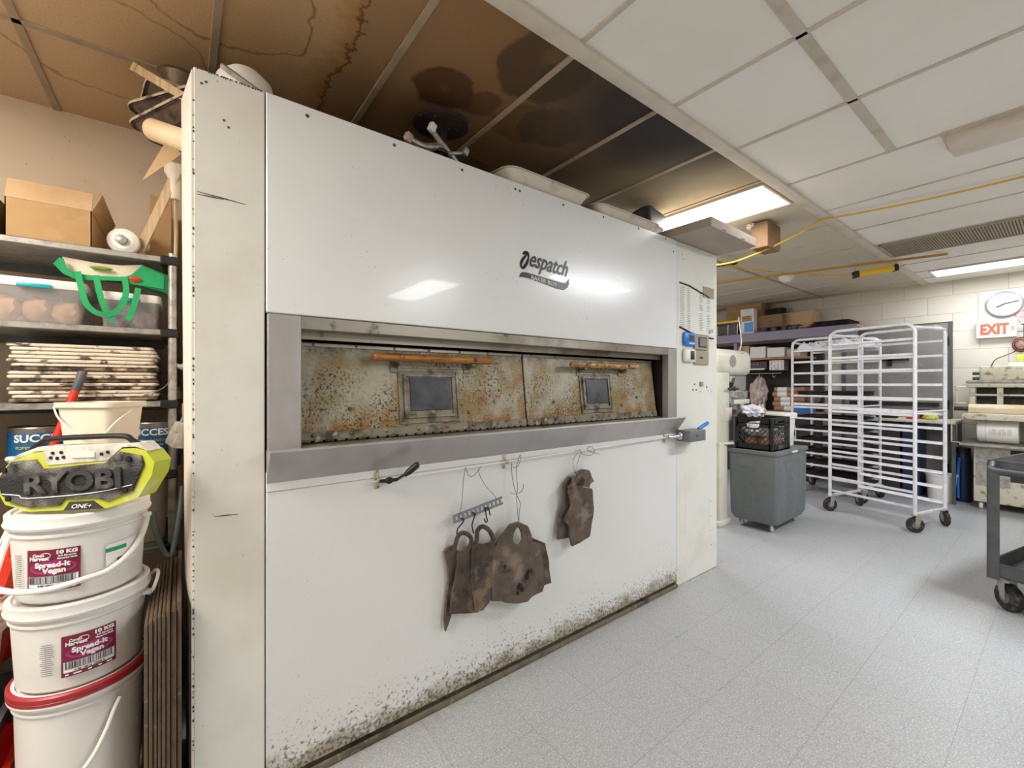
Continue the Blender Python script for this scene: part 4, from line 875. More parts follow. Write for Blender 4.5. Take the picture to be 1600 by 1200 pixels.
# trays on the third shelf
g = 'off white baking trays stacked on the third shelf'; zt = 1.166; k = 15
for i in range(k):
    w_ = .372-.004*abs(math.sin(i*2.3)); o = B().loft([(w_-.022, .350, 0, .014), (w_-.006, .368, .0015, .018), (w_, .374, .004, .02), (w_, .374, .0095, .02), (w_-.005, .369, .0122, .018), (w_-.02, .354, .0122, .015), (w_-.026, .348, .006, .012)]).obj('baking_tray', 'traydirty' if i in (0, 8, 3, 5) else 'traystack')
    o.location = (-.262+.006*math.sin(i*1.7), 2.268+.003*math.sin(i*2.9), zt); o.rotation_euler = (0, 0, .012*math.sin(i*3.1))
    zt += .0131
    tag(o, 'topmost off white baking tray of the stack on the third shelf' if i == k-1 else 'blackened bottom baking tray of the stack on the third shelf' if i == 0 else ('second', 'third', 'fourth', 'fifth', 'sixth', 'seventh', 'eighth', 'ninth', 'tenth', 'eleventh', 'twelfth', 'thirteenth', 'fourteenth')[i-1]+' baking tray counting up in the off white stack on the third shelf', 'tray', g)
# top shelf things
def open_box(lab, loc, w_, l_, h_, rz, mt='card', flaps=True):
    P = thing('cardboard_box', lab, 'box', loc, rz); t_ = .003
    b = B(); b.box(-w_/2, w_/2, -l_/2, l_/2, 0, t_).box(-w_/2, w_/2, -l_/2, -l_/2+t_, 0, h_).box(-w_/2, w_/2, l_/2-t_, l_/2, 0, h_).box(-w_/2, -w_/2+t_, -l_/2, l_/2, 0, h_).box(w_/2-t_, w_/2, -l_/2, l_/2, 0, h_); b.obj('box_body', mt, P)
    if flaps:
        f1 = B().box(-w_/2, w_/2, -.075, 0, -.0015, .0015).obj('flap', 'card_in', P, loc=(0, -l_/2, h_)); f1.rotation_euler = (math.radians(-112), 0, 0)
        f2 = B().box(0, .07, -l_/2, l_/2, -.0015, .0015).obj('flap', mt, P, loc=(w_/2, 0, h_)); f2.rotation_euler = (0, math.radians(-68), 0)
        f3 = B().box(-w_/2, w_/2, 0, .09, -.0015, .0015).obj('flap', 'card_in', P, loc=(0, l_/2, h_)); f3.rotation_euler = (math.radians(70), 0, 0)
    return P
bx = open_box('open brown cardboard box with raised flaps on the top shelf', (-.350, 2.255, 1.7005), .20, .37, .125, 0)
open_box('brown cardboard box cut off by the left edge on the top shelf', (-.60, 2.26, 1.7005), .22, .34, .15, 0, 'card_dark', False)
sp = thing('cable_spool', 'white round plastic spool with a grey threaded cap on the top shelf', 'spool', (-.170, 2.13, 1.749)); sp.rotation_euler = (math.radians(90), 0, math.radians(-8))
B().lathe([(0, 0), (.045, 0), (.047, .004), (.045, .02), (.03, .03), (0, .03)], n=32).obj('disc', 'white', sp); B().lathe([(.017, .03), (.016, .045), (.012, .048), (0, .05), (0, .03)], n=16).obj('cap', 'galv', sp)
b = B(); P0, P1 = Vector((-.135, 2.14, 1.705)), at(280, 262, Y=2.08); d_ = P1-P0; b.M = Matrix.Translation(P0) @ d_.to_track_quat('X', 'Y').to_matrix().to_4x4(); b.box(0, d_.length, -.016, .016, -.005, .005, .001, 1)
tag(b.obj('wooden_batten', 'wood'), 'long worn wooden batten leaning from the top shelf to the oven', 'batten')
cb = B().box(-.035, .035, -.08, .08, 0, .31, .001, 1).obj('cardboard_box', 'card', loc=(-.072, 2.40, 1.701)); tag(cb, 'narrow brown cardboard box on end at the right of the top shelf', 'box')
tag(B().lathe([(0, 0), (.016, .0), (.02, .03), (.02, .075), (.034, .10), (.034, .13), (0, .13)], n=20).obj('plastic_bottle', 'offwhite', loc=(-.022, 2.10, 1.935)), 'cream plastic bottle neck wedged beside the oven under the pan pile', 'bottle')
tag(B().tube(spline([(-.022, 2.10, 1.702), (-.020, 2.11, 1.80), (-.022, 2.10, 1.94)], 4), .006, 8).obj('wooden_dowel', 'wood'), 'thin dowel standing on the top shelf holding the bottle', 'dowel')
# cans on the fourth shelf
def can(lab, x, y, z, rot, r=.078, h=.178):
    P = thing('food_can', lab, 'can', (x, y, z), rot)
    B().lathe([(0, 0), (r, 0), (r+.002, .004), (r, .008), (r, h-.008), (r+.002, h-.004), (r, h), (r-.004, h), (r-.005, h-.004), (0, h-.004)], n=40).obj('tin', 'canrim', P)
    b = B().lathe([(r+.0008, .012), (r+.0012, .013), (r+.0012, h-.02), (r+.0008, h-.019)], n=40)
    L = b.obj('can_label', 'canblue', P)
    f = lambda v0: (lambda u, v, w: ((r+.002+w)*math.cos(-PI/2+u/r), (r+.002+w)*math.sin(-PI/2+u/r), v0+v))
    text('SUCCESS', .034, f(h*.79), 'can_text', 'canink', L, bold=.001); text('POMMES TRANCHEES', .013, f(h*.62), 'can_text', 'canyellow', L); text('CONSERVE SANS', .010, f(h*.53), 'can_text', 'canink', L)
    return P
cz = .9055
c1 = can('blue food can leftmost in view on the fourth shelf', -.385, 2.165, cz, math.radians(10))
dup(c1, 'blue food can behind the red pole on the fourth shelf', None, (-.222, 2.165, cz), math.radians(12))
dup(c1, 'blue food can beside the shelf post on the fourth shelf', None, (-.086, 2.168, cz), math.radians(-6))
for x in (-.56,): dup(c1, 'blue food can at the left edge of the picture on the fourth shelf', None, (x, 2.16, cz), 0)
# square pail and handle behind the radio
BK = thing('plastic_bucket', 'white bucket behind the radio carrying the square beige pail', 'bucket', (-.235, 1.905, .02))
B().lathe([(0, 0), (.10, 0), (.118, .98), (.124, .985), (.124, 1.0), (0, 1.0)], n=40).obj('bucket_body', 'offwhite', BK)
B().tube(spline([(-.115, -.03, .96), (-.15, -.08, .99), (-.14, -.12, 1.0), (-.10, -.12, .99), (-.09, -.11, .95)], 6), .007, 8).obj('handle', 'white', BK)
tag(B().loft([(.26, .26, 0, .02), (.26, .26, .02, .02)]).obj('wooden_block', 'wood_shelf', loc=(-.235, 1.905, 0)), 'low wooden block on the floor under the tall white bucket', 'block')
SQ = thing('square_pail', 'square beige plastic pail with a thin white handle behind the radio', 'pail', (-.205, 1.90, 1.022), math.radians(-38)); SQ.scale = (.93, .93, 1)
B().loft([(.155, .125, 0, .02), (.178, .145, .132, .022), (.196, .163, .133, .026), (.196, .163, .148, .026), (.172, .139, .148, .02), (.15, .12, .004, .018)]).obj('pail_body', 'offwhite', SQ)
B().tube(spline([(-.093, -.07, .135), (-.06, -.085, .10), (.0, -.088, .055), (.05, -.088, .045), (.085, -.085, .05), (.098, -.05, .09), (.10, -.0, .12)], 6), .0028, 8).obj('handle', 'white', SQ)
# red pole
P0, P1 = at(130, 580, D=1.47), at(2, 900, D=1.30)
d_ = P1-P0
RB = thing('bolt_cutter', 'red pole with a dark grey grip leaning behind the pails', 'tool', (0, 0, 0))
B().tube([P0+d_*.09, P0+d_*1.35], .0115, 14).obj('pole', 'red', RB); B().tube([P0, P0+d_*.005, P0+d_*.10, P0+d_*.11], [.008, .0125, .0125, .011], 14).obj('grip', 'greypaint', RB)
B().prism([at(-30, 878, D=1.2), at(21, 880, D=1.2), at(6, 920, D=1.2), at(-2, 935, D=1.2), at(-30, 925, D=1.2)], (.02, .03, 0)).obj('blade', 'red', RB)
# red and pale things low left
rr_ = B(); rr_.prism([at(-60, 962, D=1.32), at(4, 962, D=1.32), at(15, 985, D=1.32), at(12, 1010, D=1.32), at(2, 1036, D=1.32), at(-60, 1040, D=1.32)], (.03, .04, 0)); 
tag(rr_.obj('plastic_scoop', 'red'), 'red plastic dustpan blade at the lower left edge', 'dustpan')
bn = tray_b(.44, .34, .20, .03, .004, .012, .04).obj('plastic_bin', 'red', loc=(-.60, 1.80, 0)); tag(bn, 'low red plastic bin on the floor at the lower left', 'bin')
gb = tray_b(.36, .34, .11, .02, .004, .012, .03).obj('grey_tub', 'greypaint', loc=(-.58, 1.86, .21)); tag(gb, 'grey plastic tub stacked on the red bin at the left', 'tub')
PB = thing('plastic_pail', 'short white pail with a bail handle at the left edge behind the stack', 'pail', (-.535, 1.86, .325)); 
B().lathe([(0, 0), (.11, 0), (.125, .20), (.135, .205), (.135, .225), (0, .225)], n=40).obj('bucket', 'white_pail', PB)
b = B().tube(spline([at(20, 810, D=1.36), at(0, 850, D=1.32), at(-20, 880, D=1.3), at(-60, 860, D=1.35)], 6), .005, 8); b.M = Matrix(); o = b.obj('handle', 'white', PB); o.matrix_parent_inverse = Matrix.Translation((.535, -1.86, -.325))
for i in range(3): 
    o = B().lathe([(0, 0), (.12, 0), (.128, .006), (.128, .018), (0, .018)], n=40).obj('bucket_lid', 'offwhite', loc=(-.51+.005*i, 1.86, .552+.0185*i)); tag(o, ('lowest', 'middle', 'topmost')[i]+' pale bucket lid on the short pail behind the radio', 'lid')
# things behind the post
tag(B().lathe([(0, 0), (.075, 0), (.088, .22), (.095, .222), (.095, .245), (0, .245)], n=32).obj('plastic_bucket', 'offwhite', loc=(-.13, 2.19, .6305)), 'beige bucket on the shelf behind the pails near the post', 'bucket')
tag(B().tube(spline([at(240, 800, D=1.46), at(243, 830, D=1.45), at(255, 860, D=1.45), at(266, 870, D=1.45), at(272, 850, D=1.48), at(280, 800, D=1.52), at(284, 760, D=1.56)], 6), .0085, 10).obj('hose', 'greenhose'), 'dark green bent hose between the pails and the oven side', 'hose')
# solenoid and tape on the oven's left side
SO = thing('gas_valve', 'grey metal valve block wired to the left side of the oven', 'valve', (0, 0, 0))
b = B(); c_ = at(279, 684, Y=1.72); b.obox(tuple(c_), (.04, .05, .055), .5, .004, .3, .2).obox(tuple(c_+Vector((.002, -.02, .035))), (.026, .03, .03), .4, .003, .2, .3); b.obj('valve_body', 'galv', SO)
b = B(); c2 = at(290, 640, Y=1.70); b.obox(tuple(c2), (.016, .02, .04), .2, .003).tube(spline([c_+Vector((0, 0, .03)), c2, at(295, 605, Y=1.6), at(296, 575, Y=1.58), at(290, 572, Y=1.62)], 6), .0035, 8); b.obj('bracket', 'galv', SO)
b = B(); b.tube(spline([at(286, 575, Y=1.65), at(275, 570, Y=1.8), at(262, 600, Y=1.9), at(240, 614, Y=1.98), at(225, 620, Y=2.0)], 6), .0014, 6); b.ball(tuple(at(285, 573, Y=1.66)), .009, (1.4, 1, 1), 2, .6).ball(tuple(at(231, 616, Y=1.99)), .008, (2, 1, 1), 2, .8); b.obj('wire', 'galv', SO)
tag(B().lathe([(0, 0), (.03, 0), (.034, .02), (.03, .05), (0, .05)], n=16).obj('brass_fitting', 'brass', loc=(-.006-.012, 2.28, 1.166)), 'tarnished brass fitting on the shelf corner behind the post', 'fitting')
# ================================================================ RIGHT SIDE
# ingredient bin
IB = thing('ingredient_bin', 'grey wheeled ingredient bin with rounded bottom beside the oven', 'bin', (4.125, 1.645, 0))
B().loft([(.56, .30, .062, .04), (.61, .35, .070, .05), (.637, .374, .115, .025), (.645, .380, .63, .012), (.645, .380, .655, .012)]).obj('bin_body', 'bingrey', IB)
B().loft([(.655, .392, .640, .012), (.665, .402, .642, .012), (.665, .402, .668, .012), (.655, .392, .672, .012)]).obj('lid', 'bingrey', IB)
B().box(-.05, .06, -.212, -.198, .645, .662, .004).obj('lid_grip', 'offwhite', IB)
B().box(-.3245, -.3235, -.02, .10, .53, .60).obj('label', 'boxgrey', IB)
B().box(-.14, .04, -.1915, -.1895, .50, .585).obj('label', 'boxgrey', IB)
def caster(P, x, y, r, wd, top, mt='rubber', fork='galv', rz=0):
    e = Matrix.Translation((x, y, 0)) @ Matrix.Rotation(rz, 4, 'Z')
    b = B(); b.M = e; b.lathe([(0, 0)], n=4) if False else None
    b.tube([(0, -wd/2, r), (0, -wd/2+.004, r), (0, wd/2-.004, r), (0, wd/2, r)], [r-.004, r, r, r-.004], 28); W_ = b.obj('wheel', mt, P)
    b = B(); b.M = e; b.tube([(0, -wd/2-.002, r), (0, wd/2+.002, r)], r*.45, 20); b.obj('hub', 'boxgrey', W_)
    b = B(); b.M = e
    for s_ in (-1, 1): b.prism([(-.014, s_*(wd/2+.004), r-.01), (.014, s_*(wd/2+.004), r-.01), (.045*r/.06, s_*(wd/2+.004), top-.01), (-.005, s_*(wd/2+.004), top-.01)], (0, s_*.003, 0))
    b.box(-.03*r/.06, .05*r/.06, -wd/2-.007, wd/2+.007, top-.012, top-.006, .001, 1).cyl((.02*r/.06, 0, top-.008), (.02*r/.06, 0, top), .018*r/.06, n=16); b.obj('fork', fork, W_)
for x, y in ((-.24, -.12), (.24, -.12), (-.24, .12), (.24, .12)): caster(IB, x, y, .034, .022, .085, 'offwhite', 'boxgrey', .5)
# milk crate
MC = thing('milk_crate', 'black plastic milk crate with lattice sides on the grey bin', 'crate', (3.995, 1.665, .672)); a_, b_, hC = .175, .155, .275
MC.location = (3.985, 1.640, .6725)
b = B()
for sx_ in (-1, 1):
    for sy_ in (-1, 1): b.box(sx_*a_-.018*(sx_ > 0)*2+(.0 if sx_ > 0 else 0), sx_*a_+.018*(sx_ < 0)*2, sy_*b_-.018*(sy_ > 0)*2, sy_*b_+.018*(sy_ < 0)*2, 0, hC, .004, 1)
b.box(-a_, a_, -b_, b_, 0, .012)
b.obj('corner_post', 'black', MC)
def crate_side(ax, sgn, L, off):
    b = B(); b.M = Matrix.Rotation({('y', -1): 0, ('y', 1): PI, ('x', -1): -PI/2, ('x', 1): PI/2}[(ax, sgn)], 4, 'Z')
    y0, y1 = -off, -off+.005
    b.box(-L, L, y0, y1+.003, 0, .055).box(-L, L, y0, y1+.003, hC-.03, hC, .002, 1).box(-L, L, y0, y1, hC-.055, hC-.047).box(-L, L, y0-.003, y1, hC-.018, hC-.012)
    b.box(-L, -L*.42, y0, y1, hC-.085, hC-.03).box(L*.42, L, y0, y1, hC-.085, hC-.03)
    b.tube(spline([(-L*.42, y0+.002, hC-.04), (-L*.38, y0+.002, hC-.085), (-L*.2, y0+.002, hC-.095), (L*.2, y0+.002, hC-.095), (L*.38, y0+.002, hC-.085), (L*.42, y0+.002, hC-.04)], 5), .006, 8)
    zz0, zz1 = .055, hC-.09; s_ = .034; hgt = zz1-zz0
    k = -L-hgt
    while k < L:
        for dr in (1, -1):
            x0, x1 = (k, k+hgt) if dr > 0 else (k+hgt, k)
            A, Q = Vector((x0, y0+.0025, zz0)), Vector((x1, y0+.0025, zz1))
            lo, hi = max(0, *(((-L-A.x)/(Q.x-A.x), (L-A.x)/(Q.x-A.x))[0 if Q.x > A.x else 1],)), min(1, ((L-A.x)/(Q.x-A.x), (-L-A.x)/(Q.x-A.x))[0 if Q.x > A.x else 1])
            if hi-lo > .05: b.tube([A+(Q-A)*lo, A+(Q-A)*hi], .0032, 4)
        k += s_*1.25
    return b.obj('side_panel', 'black', MC)
sp1 = crate_side('y', -1, a_-.02, b_); crate_side('y', 1, a_-.02, b_); sp2 = crate_side('x', -1, b_-.02, a_); crate_side('x', 1, b_-.02, a_)
for i, (x, y) in enumerate([(-.09, -.07), (-.09, .05), (.0, -.075), (.0, .05), (.09, -.07), (.09, .05)]):
    tag(B().ball((0, 0, 0), .05, (.9, .95, .9), 3, .2).obj('bread_roll', 'bread', loc=(3.985+x, 1.640+y, .732)), 'golden bread roll inside the black milk crate', 'bread roll', 'rolls in the milk crate')
cm2 = B()
for i, (u0_, u1_, v0_, v1_) in enumerate([(-.07, -.062, .012, .042), (-.062, -.048, .036, .042), (-.05, -.042, .012, .042), (-.062, -.048, .012, .018), (-.034, -.026, .016, .040), (-.026, -.012, .034, .040), (-.014, -.006, .014, .040), (.004, .012, .014, .044), (-.002, .020, .012, .018)]): cm2.box(u0_, u1_, -.1585, -.1575, v0_, v1_)
cm2.obj('crate_marking', 'boxgrey', MC)
cl_ = B().ball((0, 0, 0), .12, (1.15, .95, .55), 4, .4, 6).obj('white_cloth', 'paper', loc=(3.985, 1.66, .845)); tag(cl_, 'crumpled white cloth lying over the rolls inside the milk crate', 'cloth')
# plastic bag on the crate
pb_ = B().ball((0, 0, 0), .075, (1.25, .9, .62), 4, .6, 8); o = pb_.obj('plastic_bag', 'film', loc=(3.93, 1.69, .995)); tag(o, 'crumpled clear plastic bag lying on the milk crate', 'bag')
o = B().ball((0, 0, 0), .05, (.9, .8, .9), 4, .7, 9).obj('paper_towel', 'pink', loc=(4.08, 1.70, .985)); tag(o, 'crumpled pinkish paper beside the plastic bag on the crate', 'paper')
# white square bucket behind the crate
WB = thing('square_bucket', 'tall white square bucket with a lid behind the milk crate', 'bucket', (4.312, 1.665, .6725)); 
B().loft([(.21, .24, 0, .03), (.235, .27, .27, .03), (.235, .27, .275, .03)]).obj('bucket_body', 'white', WB)
B().loft([(.25, .285, .245, .03), (.258, .293, .25, .03), (.258, .293, .288, .03), (.24, .275, .296, .03)]).obj('lid', 'white', WB)
B().tube(spline([(.12, -.10, .22), (.135, -.12, .15), (.13, -.12, .05), (.125, -.09, .16)], 5), .003, 6).obj('handle', 'white', WB)
# planetary mixer
MX = thing('dough_mixer', 'white floor standing planetary mixer behind the right end of the oven', 'mixer', (3.78, 2.0, 0))
b = B(); b.box(-.13, .01, -.16, -.10, 0, .72, .01).box(-.13, .01, .10, .16, 0, .72, .01).box(-.15, .05, -.17, .17, 0, .05, .01); b.obj('base', 'mixer', MX)
b = B(); b.box(-.17, .08, -.15, .15, .70, 1.34, .03, 3).lathe([(.0, 0), (.12, 0), (.13, .01), (.12, .02), (0, .02)], (.04, -.08, .70), 32); b.obj('column', 'mixer', MX)
b = B(); b.box(-.19, .50, -.16, .16, 1.30, 1.54, .07, 4).box(.18, .45, -.10, .10, 1.24, 1.31, .02); b.obj('mixer_head', 'mixer', MX)
b = B(); b.cyl((.10, -.165, 1.43), (.10, -.155, 1.43), .055, n=28); b.obj('side_cap', 'galv', MX)
b = B(); b.lathe([(0, .93), (.09, .93), (.15, .99), (.175, 1.10), (.18, 1.155), (.19, 1.157), (.19, 1.163), (.176, 1.163), (.145, 1.0), (0, .945)], (.31, 0, 0), 40); b.obj('mixing_bowl', 'chrome', MX)
b = B(); b.box(.06, .34, -.20, -.185, 1.05, 1.09, .005).box(.06, .34, .185, .2, 1.05, 1.09, .005).prism([(.06, -.03, .75), (.20, -.03, .95), (.06, -.03, 1.08)], (0, .06, 0)); b.obj('bowl_yoke', 'mixer', MX)
b = B(); b.cyl((.05, -.15, 1.185), (.05, -.20, 1.185), .01).ball((.05, -.20, 1.185), .022, (1, .6, 1), 2).cyl((-.04, -.19, 1.185), (.14, -.19, 1.185), .008, n=8); b.obj('clamp_knob', 'black', MX)
b = B(); b.prism([(.17, -.12, 1.17), (.21, -.14, 1.30), (.40, -.14, 1.30), (.44, -.12, 1.17)], (0, .006, 0)); b.obj('bowl_guard', 'chrome', MX)
b = B(); b.tube(spline([(.30, -.12, 1.50), (.31, -.14, 1.6), (.33, -.12, 1.74), (.34, -.1, 1.85)], 5), .006, 8).box(.28, .33, -.15, -.12, 1.49, 1.51); b.obj('safety_rod', 'galv', MX)
b = B(); b.box(-.02, .10, -.155, -.150, .90, 1.02, .004).box(.08, .17, -.1, .1, .78, .84, .01); b.obj('switch_plate', 'offwhite', MX)
# racks
RZ = [.20+.1275*i for i in range(12)]
def rack(lab, loc, rz, L=.66, Wd=.46, H=1.73):
    R = thing('bakery_rack', lab, 'rack', loc, rz); r_ = .014
    for sx_ in (-1, 1):
        x = sx_*Wd/2; rr = .075; z0 = .135
        pts = [(x, -L/2, z0), (x, -L/2, H-rr)]+[tuple(p) for p in arc((x, -L/2+rr, H-rr), rr, 180, 90, 6, (0, 1, 0))]+[tuple(p) for p in arc((x, L/2-rr, H-rr), rr, 90, 0, 6, (0, 1, 0))]+[(x, L/2, z0)]
        b = B(); b.tube(pts, r_, 10); b.obj('frame_tube', 'alu', R)
        for z in RZ:
            b = B(); b.box(x-(.004 if sx_ > 0 else .0)-.0, x+(.0 if sx_ > 0 else .004), -L/2, L/2, z-.011, z+.011).box(min(x, x-sx_*.035), max(x, x-sx_*.035), -L/2+.01, L/2-.01, z-.011, z-.008)
            b.obj('tray_rail', 'alu', R)
    for y in (-L/2, L/2):
        for z in (.150, H-.03): B().box(-Wd/2, Wd/2, y-.010, y+.010, z-.010, z+.010, .003, 1).obj('cross_bar', 'alu', R)
    B().box(-Wd/2, Wd/2, -L/2-.012, -L/2+.0, .99, 1.005, .003, 1).obj('cross_bar', 'alu', R)
    B().box(-Wd/2-.004, -Wd/2-.0, -L/2, L/2, .985, 1.012).obj('mid_band', 'alu', R)
    for (x, y) in ((-Wd/2, -L/2), (Wd/2, -L/2), (-Wd/2, L/2), (Wd/2, L/2)): caster(R, x, y, .062, .03, .15, 'rubber', 'galv', {(-1, -1): -.6, (1, -1): .8, (-1, 1): -.4, (1, 1): .9}[(-1 if x < 0 else 1, -1 if y < 0 else 1)])
    return R
R1 = rack('empty aluminium sheet pan rack on casters in front, nearer the viewer', (5.115, 1.055, 0), math.radians(-15))
R2 = rack('aluminium sheet pan rack holding dark pans, behind the empty rack', (5.80, 1.625, 0), math.radians(-6))
pan = tray_b(.395, .60, .022, .008, .003, .006, .02)
me0 = pan.obj('sheet_pan', 'traydark'); base_m = Matrix.Translation((5.80, 1.625, 0)) @ Matrix.Rotation(math.radians(-6), 4, 'Z')
first = True
for i in range(0, 8):
    for j in range(2 if i in (7,) else 1):
        o = me0 if first else dup(me0); first = False
        o.location = base_m @ Vector((0, .0, RZ[i]+.0115+j*.023)); o.rotation_euler = (0, 0, math.radians(-6))
        tag(o, 'dark sheet pan on the '+('lowest', 'second lowest', 'third lowest', 'fourth lowest', 'fifth lowest', 'sixth lowest', 'seventh lowest')[i]+' rail of the rear rack' if i < 7 else ('lower', 'upper')[j]+' dark sheet pan of the pair above the other pans in the rear rack', 'sheet pan', 'dark pans in the rear rack')
fm = B(); nn = 14; bmf = bmesh.new(); grid = []
for i in range(nn+1):
    row = []
    for j in range(nn+1):
        u, v = i/nn-.5, j/nn-.5
        row.append(bmf.verts.new((u*.40, v*.62-.02, .02+abs(noise.noise(Vector((u*5, v*7, 2))))*.16)))
    grid.append(row)
for i in range(nn):
    for j in range(nn): bmf.faces.new((grid[i][j], grid[i+1][j], grid[i+1][j+1], grid[i][j+1]))
r__ = bmesh.ops.extrude_face_region(bmf, geom=bmf.faces[:])
for v in [v for v in r__['geom'] if isinstance(v, bmesh.types.BMVert)]: v.co.z = .002 + (v.co.z*.05)
bmesh.ops.recalc_face_normals(bmf, faces=bmf.faces); fm.merge(bmf); o = fm.obj('plastic_sheet', 'film', loc=(5.80, 1.625, RZ[11]+.011), rz=math.radians(-6)); tag(o, 'crumpled translucent plastic sheet on the top rail of the rear rack', 'plastic sheet')
# wall shelves
WS = thing('wall_shelf', 'deep lavender grey shelf full of boxes along the block wall', 'shelf', (0, 0, 0))
B().box(6.12, XR, 1.50, 4.2, 1.885, 1.915, .003, 1).obj('shelf_board', 'wood_shelf', WS); B().box(6.10, 6.13, 1.50, 4.2, 1.80, 1.916, .003, 1).obj('shelf_front', 'lavender', WS)
B().box(6.25, XR, 2.05, 3.6, 1.555, 1.585, .003, 1).obj('lower_board', 'wood_shelf', WS)
B().box(6.15, 6.19, 2.86, 2.90, 0, 1.80).obj('support_post', 'lavender', WS); 
B().box(6.20, XR, 1.95, 4.1, .84, .865, .003, 1).obj('bench_board', 'wood_shelf', WS)
B().box(6.6, XR-.005, 1.98, 4.1, .87, 1.80).obj('shade_back_board', 'shadowback', WS)  # dark panel put in for the shade below the wall shelf
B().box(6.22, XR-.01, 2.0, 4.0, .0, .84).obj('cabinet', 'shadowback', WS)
sz = 1.917
def sbox(lab, px0, px1, pyt, X, dep, mt, name='cardboard_box', z=sz, cat='box'):
    y1 = at(px0, 500, X=X).y; y0 = at(px1, 500, X=X).y; zt_ = at((px0+px1)/2, pyt, X=X).z
    P = thing(name, lab, cat, (X+dep/2, (y0+y1)/2, z)); b = B(); b.box(-dep/2, dep/2, -(y1-y0)/2, (y1-y0)/2, 0, zt_-z, .002, 1); b.obj('box_body', mt, P); return P, (y1-y0), zt_-z
P, w_, h_ = sbox('large brown cardboard box at the back of the wall shelf near the oven', 1135, 1190, 465, 6.38, .26, 'card')
text('8.0', .05, lambda u, v, w: (-.131-w, -u-.05, h_*.86+v), 'print', 'ink', P)
P, w_, h_ = sbox('white and blue printed carton standing at the front of the wall shelf', 1157, 1178, 483, 6.14, .10, 'paper', 'printed_carton')
B().box(-.052, -.049, -w_/2+.01, w_/2-.05, .02, h_*.45).obj('blue_print', 'blue', P); B().box(-.0515, -.049, -w_/2+.03, w_/2-.02, h_*.5, h_*.72).obj('picture_print', 'wood_pale', P)
P, w_, h_ = sbox('brown cardboard box behind the muffin pans, left of the pale one', 1182, 1222, 492, 6.24, .22, 'card_dark')
sbox('pale brown cardboard box on the wall shelf behind the muffin pans, right side', 1224, 1270, 487, 6.36, .26, 'card_in')
sbox('dark block standing in for the shaded gap at the back of the wall shelf', 1192, 1222, 482, 6.5, .14, 'shadowback')  # dark box filling in the shade between the shelf boxes
# tub with yellow rim on wire rack
WR = thing('wire_basket', 'chrome wire cooling rack at the shelf end beside the oven', 'wire rack', (6.2, 2.97, sz))
b = B()
for i in range(7): b.tube([(-.08, -.13, .01+i*.018), (-.08, .18, .01+i*.018)], .0025, 6)
for y in (-.13, 0, .15): b.tube([(-.08, y, .0), (-.09, y-.01, .14)], .003, 6)
b.obj('wires', 'chrome', WR)
YT = thing('storage_tub', 'black plastic tub with a yellow rim on the wall shelf', 'tub', (6.27, 3.02, sz)); B().loft([(.20, .34, 0, .03), (.24, .40, .18, .03), (.24, .40, .185, .03)]).obj('tub', 'black', YT); B().loft([(.25, .41, .17, .03), (.27, .43, .175, .03), (.27, .43, .20, .03), (.24, .40, .205, .03)]).obj('rim', 'yellow', YT)
MP = thing('muffin_pan', 'grey muffin pan with deep cups at the front of the wall shelf', 'muffin pan', (6.20, 2.34, sz)); B().box(-.07, .07, -.25, .24, .055, .060, .002, 1).obj('pan_top', 'greypaint', MP)
for i in range(4): B().lathe([(0, 0), (.035, 0), (.048, .056), (0, .056)], n=20).obj('cup', 'greypaint', MP, loc=(0, -.18+i*.12, 0))
for i in range(4):
    tag(tray_b(.44-.0*i, .42-.02*i, .016, .01, .003, .008, .02).obj('sheet_pan', 'traydark', loc=(6.36, 1.80-.01*i, sz+.017*i)), ('lowest', 'second', 'third', 'topmost')[i]+' black sheet pan stacked at the right end of the wall shelf', 'sheet pan', 'black pans on the wall shelf')
tag(B().ball((0, 0, 0), .06, (1, 1, .35), 3, .4).obj('cloth', 'paper', loc=(6.30, 2.62, sz+.021)), 'folded white cloth on the wall shelf beside the brown box', 'cloth')
# lower board things
for i, (a0, a1, pt_, mt, lab) in enumerate([(1152, 1170, 541, 'card_in', 'flat tan carton on the lower wall shelf, leftmost'), (1172, 1196, 542, 'paper', 'white flat carton on the lower wall shelf, middle'), (1199, 1226, 543, 'paper', 'white flat carton on the lower wall shelf, second from right'), (1229, 1250, 545, 'pink', 'pinkish flat carton on the lower wall shelf, rightmost')]):
    sbox(lab, a0, a1, pt_, 6.27, .25, mt, 'flat_carton', 1.586)
CR = thing('cash_register', 'dark electronic unit with red digits under the lower wall shelf', 'electronics', (6.35, 2.72, 1.42))
B().box(-.08, .08, -.20, .22, 0, .115, .004, 1).obj('case', 'ink', CR)
for i in range(5): B().box(-.083, -.08, -.10+i*.05, -.07+i*.05, .07, .09).obj('digit', 'digit', CR)
B().box(-.11, -.08, -.18, .2, .0, .02).obj('ledge', 'offwhite', CR)
PB2 = thing('perforated_box', 'grey perforated equipment box right of the dark electronic unit', 'electronics', (6.35, 2.40, 1.41)); b = B(); b.box(-.08, .08, -.09, .09, 0, .135, .003, 1); b.obj('case', 'galv', PB2)
b = B()
for i in range(6):
    for j in range(4): b.cyl((-.081, -.06+j*.04, .02+i*.02), (-.080, -.06+j*.04, .02+i*.02), .006, n=8)
b.obj('vent_hole', 'ink', PB2)
HR = thing('hook_rail', 'thin rail with hooks below the electronic units', 'rail', (6.24, 2.55, 1.37)); b = B(); b.tube([(0, -.22, 0), (0, .40, 0)], .005, 8); b.obj('rail', 'galv', HR)
for y in (-.12, .05, .3): B().tube(spline([(0, y, 0), (-.01, y, -.04), (-.01, y-.02, -.055), (-.01, y-.03, -.03)], 5), .003, 6).obj('hook', 'galv', HR)
B().tube([(0, .40, 0), (.12, .40, .05)], .005, 8).obj('bracket', 'galv', HR)
